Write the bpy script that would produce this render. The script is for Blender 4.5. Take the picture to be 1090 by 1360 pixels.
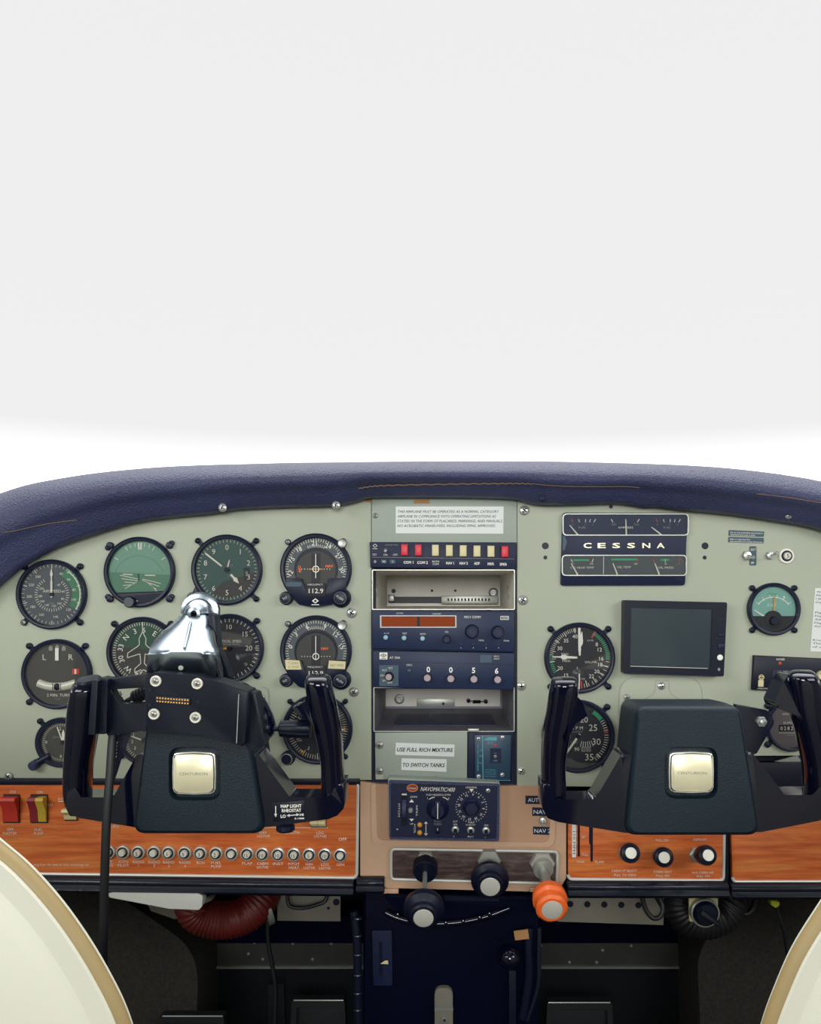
import bpy, bmesh, math, random
from mathutils import Vector, Matrix
for o in list(bpy.data.objects): bpy.data.objects.remove(o)
random.seed(4)
SC = bpy.context.scene
COL = SC.collection
PI = math.pi
# ---------------------------------------------------------------- units
# The instrument panel is drawn in panel units (1 unit = 0.9 mm): x to the right,
# y downwards, w = distance in front of the panel towards the seats.
S = 0.0009; X0 = 590.0; Y0 = 790.0; D = 1111.1; ZC = 0.93
def P(x, y, w=0.0):
    return Vector(((x-X0)*S, -w*S, ZC-(y-Y0)*S))
def A(x, y, w):                      # point seen at (x, y) that stands w in front of the panel
    k = (D-w)/D
    return (X0+(x-X0)*k, Y0+(y-Y0)*k, w)
# ---------------------------------------------------------------- camera
cd = bpy.data.cameras.new('camera'); cam = bpy.data.objects.new('camera', cd); COL.objects.link(cam)
cam.location = (0, -D*S, ZC); cam.rotation_euler = (PI/2, 0, 0)
cd.sensor_fit = 'VERTICAL'; cd.sensor_height = 24.0; cd.lens = 24.0*D/1360.0
cd.shift_x = (545.0-X0)/1360.0; cd.shift_y = (Y0-680.0)/1360.0
cd.clip_start = 0.01; cd.clip_end = 200
SC.camera = cam
# ---------------------------------------------------------------- sky
wd = bpy.data.worlds.new('world'); SC.world = wd; wd.use_nodes = True
nt = wd.node_tree; nt.nodes.clear()
tc = nt.nodes.new('ShaderNodeTexCoord'); sp = nt.nodes.new('ShaderNodeSeparateXYZ')
nt.links.new(tc.outputs['Generated'], sp.inputs[0])
def ramp(nt, src, stops, interp='LINEAR'):
    r = nt.nodes.new('ShaderNodeValToRGB'); r.color_ramp.interpolation = interp
    while len(r.color_ramp.elements) > 1: r.color_ramp.elements.remove(r.color_ramp.elements[0])
    for i, (p, c) in enumerate(stops):
        e = r.color_ramp.elements[0] if i == 0 else r.color_ramp.elements.new(p)
        e.position = p; e.color = c if len(c) == 4 else (*c, 1)
    nt.links.new(src, r.inputs[0]); return r
def g(v): return (v, v, v)
mz = nt.nodes.new('ShaderNodeMapRange'); mz.inputs['From Min'].default_value = -1; mz.inputs['From Max'].default_value = 1
nt.links.new(sp.outputs['Z'], mz.inputs['Value'])
# z = sine of elevation; 0.5 is the horizon
front = ramp(nt, mz.outputs[0], [(0.0, g(.10)), (.47, g(.25)), (.5, g(.9)), (.54, g(5.0)), (.57, g(4.0)), (.581, g(1.02)), (.593, g(.87)), (.815, g(.855)), (.86, g(4.0)), (1, g(4.5))])
back = ramp(nt, mz.outputs[0], [(0.0, g(.02)), (.46, g(.05)), (.52, (.11,.12,.11)), (.62, (.12,.13,.12)), (.72, (.14,.15,.14)), (.85, g(.2)), (1, g(.5))])
my = nt.nodes.new('ShaderNodeMapRange'); my.inputs['From Min'].default_value = -.30; my.inputs['From Max'].default_value = .25
nt.links.new(sp.outputs['Y'], my.inputs['Value'])
mx = nt.nodes.new('ShaderNodeMix'); mx.data_type = 'RGBA'
nt.links.new(my.outputs[0], mx.inputs['Factor']); nt.links.new(back.outputs[0], mx.inputs['A']); nt.links.new(front.outputs[0], mx.inputs['B'])
bg = nt.nodes.new('ShaderNodeBackground'); bg.inputs['Strength'].default_value = 1.0
wo = nt.nodes.new('ShaderNodeOutputWorld')
nt.links.new(mx.outputs['Result'], bg.inputs[0]); nt.links.new(bg.outputs[0], wo.inputs[0])
# ---------------------------------------------------------------- daylight through the side windows, plus an added rear fill
def area(name, loc, look, sx, sy, power, col=(1,1,1)):
    l = bpy.data.lights.new(name, 'AREA'); l.shape = 'RECTANGLE'; l.size = sx; l.size_y = sy; l.energy = power; l.color = col
    o = bpy.data.objects.new(name, l); COL.objects.link(o); o.location = loc
    o.rotation_euler = (Vector(look)-Vector(loc)).to_track_quat('-Z', 'Y').to_euler(); return o
area('left_window_light', (-1.1, -1.3, 1.35), (0, 0, .85), .9, .5, 10.5, (1, 1, .97))
area('right_window_light', (1.1, -1.3, 1.35), (0, 0, .85), .9, .5, 9.0, (1, 1, .97))
area('rear_fill_light', (0, -2.0, 1.13), (0, 0, .85), .65, .3, 14.0, (1, 1, .98))  # added fill behind the camera to brighten the radio trays
SC.view_settings.view_transform = 'Standard'; SC.view_settings.look = 'None'
SC.view_settings.exposure = 0; SC.view_settings.gamma = 1; SC.view_settings.use_curve_mapping = False
# ---------------------------------------------------------------- materials
def lin(h):
    h = h.lstrip('#'); r = []
    for i in (0, 2, 4):
        c = int(h[i:i+2], 16)/255; r.append(c/12.92 if c <= .04045 else ((c+.055)/1.055)**2.4)
    return (*r, 1)
M = {}
def mat(name, col, rough=.5, metal=0, bump=0, bscale=600, coat=0, spec=.5, var=0, vscale=30, emit=0, stretch=None, bdist=.0006):
    m = bpy.data.materials.new(name); m.use_nodes = True; n = m.node_tree; b = n.nodes['Principled BSDF']
    c = lin(col); b.inputs['Base Color'].default_value = c; b.inputs['Roughness'].default_value = rough
    b.inputs['Metallic'].default_value = metal; b.inputs['Coat Weight'].default_value = coat; b.inputs['Coat Roughness'].default_value = .06
    b.inputs['Specular IOR Level'].default_value = spec
    if bump or var:
        t = n.nodes.new('ShaderNodeTexCoord'); mp = n.nodes.new('ShaderNodeMapping'); n.links.new(t.outputs['Object'], mp.inputs[0])
        if stretch: mp.inputs['Scale'].default_value = stretch
    if var:
        no = n.nodes.new('ShaderNodeTexNoise'); no.inputs['Scale'].default_value = vscale; no.inputs['Detail'].default_value = 4
        n.links.new(mp.outputs[0], no.inputs['Vector'])
        r = ramp(n, no.outputs['Fac'], [(.3, tuple(x*(1-var) for x in c[:3])), (.7, tuple(min(1, x*(1+var)) for x in c[:3]))])
        n.links.new(r.outputs[0], b.inputs['Base Color'])
    if bump:
        no = n.nodes.new('ShaderNodeTexNoise'); no.inputs['Scale'].default_value = bscale; no.inputs['Detail'].default_value = 3
        n.links.new(mp.outputs[0], no.inputs['Vector'])
        bp = n.nodes.new('ShaderNodeBump'); bp.inputs['Strength'].default_value = bump; bp.inputs['Distance'].default_value = bdist
        n.links.new(no.outputs['Fac'], bp.inputs['Height']); n.links.new(bp.outputs[0], b.inputs['Normal'])
    if emit:
        b.inputs['Emission Color'].default_value = c; b.inputs['Emission Strength'].default_value = emit
    M[name] = m; return m
mat('panel_paint', '#abb29f', .55, bump=.15, bscale=900, var=.03, vscale=6)
mat('stack_paint', '#9ba59a', .5, bump=.1, bscale=900, var=.04, vscale=8)
mat('leather', '#363b5c', .42, bump=1.0, bscale=480, bdist=.0014, var=.12, vscale=8, spec=.45)
mat('roll_leather', '#0e1524', .3, bump=.5, bscale=260, spec=.5)
mat('thread', '#7a6450', .8)
mat('navy', '#141d3c', .45, spec=.3, bump=.1, bscale=1200)  # blue haze over the blacks is put into the navy base colours
mat('navy_radio', '#1a2848', .42, spec=.3, var=.06, vscale=20)
mat('black', '#0a1126', .38, spec=.28)
mat('bezel', '#0e1730', .38, spec=.3)
mat('dial', '#1d2028', .6)
mat('dial_warm', '#383836', .6)
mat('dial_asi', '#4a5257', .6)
mat('dial_green_reflection', '#2a5040', .6)
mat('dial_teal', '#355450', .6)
mat('dial_blue', '#121a28', .55)
mat('gloss', '#070a1d', .1, coat=.5, spec=.25)
mat('yoke_skin', '#10202b', .42, spec=.3, bump=.8, bscale=900, bdist=.0005)
mat('mount', '#08101e', .36, spec=.25, bump=.2, bscale=900)
mat('white', '#f0eee4', .6)
mat('mark', '#dcd9ca', .6)
mat('markdim', '#8c8f8a', .6)
mat('cream', '#d9cf9e', .45)
mat('redbtn', '#d8283c', .4)
mat('red', '#c23528', .45)
mat('green', '#2f9f70', .5)
mat('greendk', '#3c7a58', .6)
mat('yellow', '#c9a83a', .5)
mat('orange', '#f06a28', .38, bump=.05)
mat('amber', '#e8a030', .4)
mat('chrome', '#dcdeda', .24, metal=.75)
mat('steel', '#a4a6a2', .35, metal=.6)
mat('knobface', '#d6d6cc', .3, metal=.3)
mat('gold', '#efe9c8', .3, metal=.6, var=.08, vscale=40)
mat('goldpin', '#d8a860', .4, metal=.6)
mat('alu', '#b9bcb4', .38, metal=.55)
mat('paintsilver', '#d2d4ce', .42, metal=.2)
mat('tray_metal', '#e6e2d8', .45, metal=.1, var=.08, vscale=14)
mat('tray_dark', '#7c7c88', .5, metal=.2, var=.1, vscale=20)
mat('label_white', '#dfe4e2', .6)
mat('ink', '#20242c', .7)
mat('tan', '#d0ab8e', .5, bump=.1, bscale=700, var=.06, vscale=10)
mat('tandk', '#c0987a', .5, bump=.1, bscale=700, var=.06, vscale=10)
mat('rubber', '#15191f', .45)
mat('hose_red', '#551410', .5, var=.2, vscale=25)
mat('hose_black', '#14161a', .5)
mat('wire', '#8a8a88', .4, metal=.8)
mat('carpet', '#2e2c29', .95, bump=.8, bscale=500, var=.3, vscale=250)
mat('floor_carpet', '#2b2826', .95, bump=.8, bscale=400, var=.3, vscale=200)
mat('firewall', '#12171c', .6, spec=.2, var=.3, vscale=7)
mat('duct_plate', '#757167', .6, var=.15, vscale=9)
mat('strip_metal', '#484a48', .45, metal=.4, var=.3, vscale=9)
mat('pedestal', '#02061e', .5, spec=.06, bump=.2, bscale=500)
mat('pedal', '#1c2024', .5)
mat('seat', '#cacaba', .6, bump=.12, bscale=300, var=.03, vscale=9)
mat('piping', '#937f54', .5, bump=.1, bscale=300)
mat('amberglass', '#8a3c18', .5, spec=.1)
mat('screen', '#22323a', .3, var=.12, vscale=14)
mat('elt', '#1c3c56', .4)
mat('eltlight', '#4fa0ac', .5)
mat('teal', '#2b4a5c', .45)
mat('tealface', '#7fb2a8', .6)
mat('hobbs', '#5c5458', .6)
mat('pink', '#a6969c', .4)
mat('blueled', '#8fb8c8', .4)
mat('tape', '#a87c4c', .7)
mat('yellowplug', '#b8c020', .5)
mat('cockpit_side', '#8f8d84', .8, var=.05)
mat('hood_metal', '#9aa6b0', .24, metal=1)
mat('whitelamp', '#f2f4f0', .4)
mat('levelfluid', '#b8b8a8', .25, coat=.5)
mat('horizon_sky', '#6f9a86', .55)  # green cast of the glass put into the attitude face colours
mat('horizon_ground', '#4f7f66', .55)
def wood(name, c0, c1, c2, sc=(9, 1, 95)):
    m = bpy.data.materials.new(name); m.use_nodes = True; n = m.node_tree; b = n.nodes['Principled BSDF']
    t = n.nodes.new('ShaderNodeTexCoord'); mp = n.nodes.new('ShaderNodeMapping'); mp.inputs['Scale'].default_value = sc
    n.links.new(t.outputs['Object'], mp.inputs[0])
    no = n.nodes.new('ShaderNodeTexNoise'); no.inputs['Scale'].default_value = 1; no.inputs['Detail'].default_value = 7; no.inputs['Roughness'].default_value = .62; no.inputs['Distortion'].default_value = .5
    n.links.new(mp.outputs[0], no.inputs['Vector'])
    r = ramp(n, no.outputs['Fac'], [(.28, lin(c0)), (.5, lin(c1)), (.72, lin(c2))])
    n2 = n.nodes.new('ShaderNodeTexNoise'); n2.inputs['Scale'].default_value = 1; n2.inputs['Detail'].default_value = 5
    mp2 = n.nodes.new('ShaderNodeMapping'); mp2.inputs['Scale'].default_value = (sc[0]*3, 1, sc[2]*8); n.links.new(t.outputs['Object'], mp2.inputs[0]); n.links.new(mp2.outputs[0], n2.inputs['Vector'])
    mm = n.nodes.new('ShaderNodeMix'); mm.data_type = 'RGBA'; mm.blend_type = 'MULTIPLY'; mm.inputs['Factor'].default_value = .55
    r2 = ramp(n, n2.outputs['Fac'], [(.35, g(.62)), (.55, g(1))])
    n.links.new(r.outputs[0], mm.inputs['A']); n.links.new(r2.outputs[0], mm.inputs['B']); n.links.new(mm.outputs['Result'], b.inputs['Base Color'])
    b.inputs['Roughness'].default_value = .38; b.inputs['Specular IOR Level'].default_value = .4
    M[name] = m
wood('wood', '#b85226', '#d87038', '#e6924c')
wood('wood_dark', '#2e2526', '#51403e', '#7d6a66', (30, 1, 190))
def glassmat(name, rough=.03, ior=1.45):
    m = bpy.data.materials.new(name); m.use_nodes = True; n = m.node_tree; n.nodes.clear()
    o = n.nodes.new('ShaderNodeOutputMaterial'); mi = n.nodes.new('ShaderNodeMixShader'); tr = n.nodes.new('ShaderNodeBsdfTransparent')
    gl = n.nodes.new('ShaderNodeBsdfGlossy'); gl.inputs['Roughness'].default_value = rough
    fr = n.nodes.new('ShaderNodeFresnel'); fr.inputs['IOR'].default_value = ior
    n.links.new(fr.outputs[0], mi.inputs[0]); n.links.new(tr.outputs[0], mi.inputs[1]); n.links.new(gl.outputs[0], mi.inputs[2]); n.links.new(mi.outputs[0], o.inputs[0])
    M[name] = m
glassmat('glass')
# ---------------------------------------------------------------- geometry helpers (all in panel units)
def spline(pts, n=8):
    out = []; L = len(pts)
    for i in range(L-1):
        p0 = pts[max(i-1, 0)]; p1 = pts[i]; p2 = pts[i+1]; p3 = pts[min(i+2, L-1)]
        for k in range(n):
            t = k/n
            out.append(tuple(.5*((2*b)+(-a+c)*t+(2*a-5*b+4*c-d)*t*t+(-a+3*b-3*c+d)*t**3) for a, b, c, d in zip(p0, p1, p2, p3)))
    out.append(tuple(pts[-1])); return out
def rpoly(pts, r, n=5):
    out = []; L = len(pts)
    for i in range(L):
        p = Vector(pts[i][:2]); a = Vector(pts[i-1][:2])-p; b = Vector(pts[(i+1) % L][:2])-p
        rr = r[i] if isinstance(r, (list, tuple)) else r
        if rr <= 0: out += [tuple(p)]; continue
        la, lb = a.length, b.length; a.normalize(); b.normalize()
        ang = a.angle(b); t = min(rr/max(math.tan(ang/2), 1e-3), la*.49, lb*.49)
        q0 = p+a*t; q1 = p+b*t
        for k in range(n+1):
            u = k/n; q = q0*(1-u)**2+p*2*u*(1-u)+q1*u*u; out.append((q.x, q.y))
    return out
def rrect(x0, y0, x1, y1, r=2, n=4): return rpoly([(x0, y0), (x1, y0), (x1, y1), (x0, y1)], r, n)
def circ(cx, cy, r, n=32, ry=None): return [(cx+r*math.cos(2*PI*k/n), cy+(ry or r)*math.sin(2*PI*k/n)) for k in range(n)]
def pol(cx, cy, r, a): a = math.radians(a); return (cx+r*math.sin(a), cy-r*math.cos(a))   # clock angle
FONTC = {}
def glyphs(s, bold=0):
    k = (s, bold)
    if k not in FONTC:
        c = bpy.data.curves.new('t', 'FONT'); c.body = s; c.size = 1; c.resolution_u = 2; c.offset = .022*bold
        o = bpy.data.objects.new('t', c); COL.objects.link(o)
        dg = bpy.context.evaluated_depsgraph_get(); me = bpy.data.meshes.new_from_object(o.evaluated_get(dg))
        vs = [(v.co.x, v.co.y) for v in me.vertices]; fs = [tuple(p.vertices) for p in me.polygons]
        bpy.data.objects.remove(o); bpy.data.meshes.remove(me); bpy.data.curves.remove(c)
        FONTC[k] = (vs, fs)
    return FONTC[k]
CAP = .70
ORG = {}
class MB:
    def __init__(s, xf=None): s.bm = bmesh.new(); s.mats = []; s.xf = xf
    def mi(s, m):
        if m not in s.mats: s.mats.append(m)
        return s.mats.index(m)
    def v(s, p):
        if s.xf: p = s.xf(p)
        return s.bm.verts.new(P(*p))
    def f(s, vs, m):
        try: fc = s.bm.faces.new(vs)
        except ValueError: return None
        fc.material_index = s.mi(m); return fc
    def prism(s, poly, w0, w1, m, bev=0, seg=2, mside=None, bevback=0):
        a = [s.v((p[0], p[1], w0)) for p in poly]; b = [s.v((p[0], p[1], w1)) for p in poly]; n = len(poly)
        for i in range(n): s.f([a[i], a[(i+1) % n], b[(i+1) % n], b[i]], mside or m)
        s.f(b, m); s.f(a[::-1], mside or m)
        if bev:
            ed = [s.bm.edges.get((b[i], b[(i+1) % n])) for i in range(n)]
            if bevback: ed += [s.bm.edges.get((a[i], a[(i+1) % n])) for i in range(n)]
            bmesh.ops.bevel(s.bm, geom=[e for e in ed if e], offset=bev*S, segments=seg, affect='EDGES', profile=.5, clamp_overlap=True)
        return s
    def box(s, x0, y0, x1, y1, w0, w1, m, bev=0, seg=2): return s.prism([(x0, y0), (x1, y0), (x1, y1), (x0, y1)], w0, w1, m, bev, seg)
    def flat(s, poly, w, m): s.f([s.v((p[0], p[1], w)) for p in poly], m); return s
    def ring(s, outer, inner, w, m):
        a = [s.v((p[0], p[1], w)) for p in outer]; b = [s.v((p[0], p[1], w)) for p in inner]; n = len(outer)
        for i in range(n): s.f([a[i], a[(i+1) % n], b[(i+1) % n], b[i]], m)
        return s
    def frame(s, outer, inner, w0, w1, m, wi=None):
        # raised rim with an opening; wi = how deep the inside wall goes
        n = len(outer); wi = w0 if wi is None else wi
        rows = [[s.v((p[0], p[1], w)) for p in q] for q, w in ((outer, w0), (outer, w1), (inner, w1), (inner, wi))]
        for r0, r1 in zip(rows, rows[1:]):
            for i in range(n): s.f([r0[i], r0[(i+1) % n], r1[(i+1) % n], r1[i]], m)
        return s
    def line(s, x0, y0, x1, y1, th, w, m):
        d = Vector((x1-x0, y1-y0))
        if d.length == 0: return s
        nn = Vector((-d.y, d.x)).normalized()*th/2
        return s.flat([(x0+nn.x, y0+nn.y), (x1+nn.x, y1+nn.y), (x1-nn.x, y1-nn.y), (x0-nn.x, y0-nn.y)], w, m)
    def pline(s, pts, th, w, m):
        for a, b in zip(pts, pts[1:]): s.line(*a[:2], *b[:2], th, w, m)
        return s
    def tick(s, cx, cy, r0, r1, a, th, w, m): return s.line(*pol(cx, cy, r0, a), *pol(cx, cy, r1, a), th, w, m)
    def ticks(s, cx, cy, r0, r1, a0, a1, n, th, w, m):
        for k in range(n): s.tick(cx, cy, r0, r1, a0+(a1-a0)*k/max(n-1, 1), th, w, m)
        return s
    def arc(s, cx, cy, r0, r1, a0, a1, w, m, n=14):
        for k in range(n):
            b, c = a0+(a1-a0)*k/n, a0+(a1-a0)*(k+1)/n
            s.flat([pol(cx, cy, r0, b), pol(cx, cy, r1, b), pol(cx, cy, r1, c), pol(cx, cy, r0, c)], w, m)
        return s
    def txt(s, t, x, y, h, m, w=1.0, W=None, al='c', it=0, rot=0, bold=0):
        vs, fs = glyphs(t, bold)
        if not vs: return s
        x0 = min(v[0] for v in vs); x1 = max(v[0] for v in vs); k = h/CAP; kx = k if W is None else W/max(x1-x0, 1e-6)
        ax = {'c': (x0+x1)/2, 'l': x0, 'r': x1}[al]; ca, sa = math.cos(math.radians(rot)), math.sin(math.radians(rot)); nv = []
        for vx, vy in vs:
            u = (vx-ax)*kx; q = (vy-CAP/2)*k; u += it*q
            nv.append(s.v((x+u*ca+q*sa, y+u*sa-q*ca, w)))
        for fc in fs: s.f([nv[i] for i in fc], m)
        return s
    def loft(s, rings, m, cap=(1, 1), closed=True):
        R = [[s.v(p) for p in r] for r in rings]; n = len(R[0])
        for a, b in zip(R, R[1:]):
            for i in range(n if closed else n-1): s.f([a[i], a[(i+1) % n], b[(i+1) % n], b[i]], m)
        if closed and cap[0]: s.f(R[0][::-1], m)
        if closed and cap[1]: s.f(R[-1], m)
        return s
    def tube(s, pts, r, m, n=10, sm=6, cap=True, flat=1.0):
        if sm and len(pts) > 2:
            if isinstance(r, (list, tuple)): q = spline([tuple(p)+(rr,) for p, rr in zip(pts, r)], sm); pts = [x[:3] for x in q]; r = [x[3] for x in q]
            else: pts = spline(pts, sm)
        V = [Vector(p) for p in pts]; L = len(V)
        if not isinstance(r, (list, tuple)): r = [r]*L
        up = None; rings = []
        for i in range(L):
            t = (V[min(i+1, L-1)]-V[max(i-1, 0)]).normalized()
            if up is None: up = Vector((0, 0, 1)) if abs(t.z) < .9 else Vector((0, 1, 0))
            up = (up-t*up.dot(t)).normalized(); sd = t.cross(up)
            rings.append([tuple(V[i]+(sd*math.cos(2*PI*k/n)+up*math.sin(2*PI*k/n)*flat)*r[i]) for k in range(n)])
        return s.loft(rings, m, (cap, cap))
    def lathe(s, p0, axis, prof, m, n=32, lob=None, tw=0):
        # prof: (radius, distance along the axis[, material])
        p0 = Vector(p0); ax = Vector(axis).normalized(); u = Vector((1, 0, 0)) if abs(ax.x) < .9 else Vector((0, 1, 0))
        u = (u-ax*u.dot(ax)).normalized(); vv = ax.cross(u); R = []
        for q in prof:
            R.append([s.v(tuple(p0+ax*q[1]+(u*math.cos(2*PI*k/n)+vv*math.sin(2*PI*k/n))*max(q[0], .02)*(lob(2*PI*k/n) if lob else 1))) for k in range(n)])
        for j, (a, b) in enumerate(zip(R, R[1:])):
            mm = prof[j+1][2] if len(prof[j+1]) > 2 else m
            for i in range(n): s.f([a[i], a[(i+1) % n], b[(i+1) % n], b[i]], mm)
        mm = prof[-1][2] if len(prof[-1]) > 2 else m
        s.f(R[-1], mm); s.f(R[0][::-1], m)
        return s
    def cyl(s, cx, cy, r, w0, w1, m, n=24, bev=.0):
        if bev: return s.lathe((cx, cy, w0), (0, 0, 1), [(r, 0), (r, w1-w0-bev), (r-bev*.4, w1-w0-bev*.3), (r-bev, w1-w0)], m, n)
        return s.lathe((cx, cy, w0), (0, 0, 1), [(r, 0), (r, w1-w0)], m, n)
    def build(s, name, parent=None, o=None, ang=35, label=None, cat=None, group=None, kind=None, flip=True):
        bm = s.bm
        if flip: bmesh.ops.recalc_face_normals(bm, faces=bm.faces[:])
        org = ORG[parent.name] if parent else (P(*o) if o else None)
        if org is None:
            xs = [v.co for v in bm.verts]; lo = [min(c[i] for c in xs) for i in range(3)]; hi = [max(c[i] for c in xs) for i in range(3)]
            org = Vector(((lo[0]+hi[0])/2, hi[1], lo[2]))
        bmesh.ops.translate(bm, verts=bm.verts[:], vec=-org)
        me = bpy.data.meshes.new(name); bm.to_mesh(me); bm.free()
        for m in s.mats: me.materials.append(M[m])
        me.shade_smooth(); me.set_sharp_from_angle(angle=math.radians(ang))
        ob = bpy.data.objects.new(name, me); COL.objects.link(ob)
        if parent: ob.parent = parent
        else: ob.location = org
        ORG[ob.name] = org
        tag(ob, label, cat, group, kind); return ob
def tag(o, label=None, cat=None, group=None, kind=None):
    if label: o['label'] = label
    if cat: o['category'] = cat
    if group: o['group'] = group
    if kind: o['kind'] = kind
    return o
def thing(name, o, label, cat, group=None):
    e = bpy.data.objects.new(name, None); COL.objects.link(e); e.location = P(*o); e.empty_display_size = .02
    ORG[e.name] = P(*o); return tag(e, label, cat, group)
def dup(root, dx, dy, label=None, dw=0, group=None):
    r = root.copy(); COL.objects.link(r); r.location = root.location+Vector((dx*S, -dw*S, -dy*S)); ORG[r.name] = r.location.copy()
    if label: r['label'] = label
    if group: r['group'] = group
    for ch in list(root.children):
        c = ch.copy(); COL.objects.link(c); c.parent = r; ORG[c.name] = ORG[r.name]
        for gg in list(ch.children):
            d = gg.copy(); COL.objects.link(d); d.parent = c; ORG[d.name] = ORG[r.name]
    return r
SCREWME = {}
def screw(parent, x, y, r=5, w=0, m='chrome', name='screw', slot='ink', rot=0):
    """pan-head cross screw as a part"""
    b = MB(); b.lathe((x, y, w), (0, 0, 1), [(r, 0), (r*.97, r*.22), (r*.75, r*.42), (r*.4, r*.54), (.1, r*.58)], m, 20)
    for a in (rot, rot+90):
        dx, dy = math.cos(math.radians(a))*r*.5, math.sin(math.radians(a))*r*.5
        nn = (-dy*.22, dx*.22)
        b.prism([(x-dx+nn[0], y-dy+nn[1]), (x+dx+nn[0], y+dy+nn[1]), (x+dx-nn[0], y+dy-nn[1]), (x-dx-nn[0], y-dy-nn[1])], w+r*.3, w+r*.62, slot)
    return b.build(name, parent)
# ================================================================ THE SETTING
b = MB(); b.box(-560, 1830, 1740, 1860, -560, 1500, 'floor_carpet'); b.build('floor', kind='structure', o=(590, 1830, 0))
b = MB(); b.box(-560, 900, 1740, 1830, -600, -560, 'firewall'); b.build('wall_front', kind='structure', o=(590, 1830, -560))
b = MB(); b.box(-600, 900, -560, 1830, -600, 1500, 'cockpit_side'); b.build('wall_left', kind='structure', o=(-560, 1830, 0))
b = MB(); b.box(1740, 900, 1780, 1830, -600, 1500, 'cockpit_side'); b.build('wall_right', kind='structure', o=(1740, 1830, 0))
# deck between the panel top and the windscreen
b = MB(); b.prism([(-540, 1010), (-540, 800), (-300, 705), (0, 668), (590, 655), (1180, 668), (1480, 705), (1720, 800), (1720, 1010)], -560, -300, 'black'); b.build('wall_panel_back', kind='structure', o=(590, 1010, -100))
# lower firewall ledge with rivets, seen under the panel
def A2(x, y, w): return A(x, y, w)[:2]
W1 = -330
b = MB()
p0 = A2(262, 1250, W1); p1 = A2(484, 1283, W1); b.box(p0[0]-400, p0[1], p1[0]+80, p1[1], W1-4, W1, 'strip_metal')
p2 = A2(700, 1252, W1); p3 = A2(945, 1285, W1); b.box(p2[0]-60, p2[1], p3[0]+90, p3[1], W1-4, W1, 'strip_metal')
for x, y in ((338, 1252), (330, 1267), (349, 1274), (389, 1253), (415, 1274), (440, 1253), (756, 1278), (792, 1278), (718, 1256), (838, 1256), (800, 1262)):
    q = A2(x, y, W1); b.lathe((q[0], q[1], W1), (0, 0, 1), [(3, 0), (2.4, 1.6), (.1, 2.2)], 'steel', 10)
b.build('trim_1', kind='structure')
b = MB(); p0 = A2(262, 1284, W1); p3 = A2(960, 1286, W1); b.box(p0[0]-400, p0[1], p3[0]+300, p0[1]+330, W1-40, W1-6, 'firewall')
b.box(p0[0]-400, p0[1]-2, p3[0]+300, p0[1]+2, W1-40, W1+4, 'steel'); b.build('trim_2', kind='structure')
b = MB(); p0 = A2(240, 1223, W1); p3 = A2(960, 1252, W1); b.box(p0[0]-400, p0[1]-8, p3[0]+300, p3[1], W1-30, W1+2, 'pedestal'); b.build('trim_3', kind='structure')
# carpeted wheel-well humps
def hump(name, pts, w0, w1, nm):
    q = [A2(x, y, w1) for x, y in pts]
    b = MB(); b.prism(rpoly(q, [0, 60, 90, 90, 0], 8), w0, w1, 'carpet', bev=10, seg=3); return b.build(nm, kind='structure')
hump('l', [(-160, 1700), (-160, 1185), (150, 1185), (262, 1262), (262, 1700)], W1-60, -215, 'trim_4')
hump('r', [(1250, 1700), (1250, 1175), (975, 1175), (926, 1270), (940, 1700)], W1-60, -215, 'trim_5')

# ================================================================ GLARESHIELD
lo = [(-330, 1150), (-230, 1010), (-120, 900), (-55, 832), (-15, 792), (15, 766), (33, 752), (77, 728), (128, 710), (180, 695), (235, 687), (280, 683), (320, 677), (380, 674), (440, 672.5), (470, 668), (490, 662), (520, 661), (590, 661), (650, 662), (684, 664), (700, 668.5), (720, 671), (770, 670.5), (812, 669), (835, 671), (855, 674.5), (872, 674), (900, 677.5), (960, 683), (1025, 692), (1090, 705), (1180, 740), (1280, 800), (1380, 900), (1460, 1010), (1520, 1150)]
up = [(-500, 1150), (-430, 960), (-280, 800), (-160, 728), (-80, 688), (-40, 670), (0, 655), (35, 644), (75, 636), (120, 629), (165, 624), (215, 620), (270, 617.5), (330, 616), (390, 614.5), (440, 614), (480, 613.5), (520, 613), (590, 612.5), (650, 612.5), (700, 612.5), (740, 613), (790, 614), (830, 615), (850, 615.5), (880, 616.5), (915, 618), (960, 621), (1000, 625), (1045, 631), (1090, 639), (1180, 660), (1300, 705), (1420, 780), (1560, 900), (1640, 1010), (1700, 1150)]
n_ = min(len(lo), len(up)); assert len(lo) == len(up), (len(lo), len(up))
LO = spline(lo, 5); UP = spline(up, 5)
prof = [(0.0, 2, 'l'), (0.0, 16, 'l'), (.06, 26, 'l'), (.2, 34, 'l'), (.36, 42, 'l'), (.5, 52, 'l'), (.66, 55, 'l'), (.8, 48, 'l'), (.9, 37, 'l'), (.97, 22, 'l'), (1.0, 5, 'l'), (1.0, -12, 't'), (.99, -60, 't'), (.95, -200, 't'), (.9, -420, 't')]
_f = spline([(p[0]*100, p[1]) for p in prof[2:12]], 4)
prof = prof[:2]+[(min(1, max(.04, p[0]/100)), p[1], 'l') for p in _f[:-1]]+prof[11:]
NP = len(prof)
def gs_pt(i, t, w, extra=0):
    i0 = min(int(i), len(LO)-2); fr = i-i0
    l = [LO[i0][k]*(1-fr)+LO[i0+1][k]*fr for k in (0, 1)]; u = [UP[i0][k]*(1-fr)+UP[i0+1][k]*fr for k in (0, 1)]
    x = l[0]*(1-t)+u[0]*t; y = l[1]*(1-t)+u[1]*t
    if w > -12: return A(x, y, w+extra)
    q = A(x, l[1]*.0+u[1], -12); return (q[0], q[1]+(1-t)*110, w)
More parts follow.
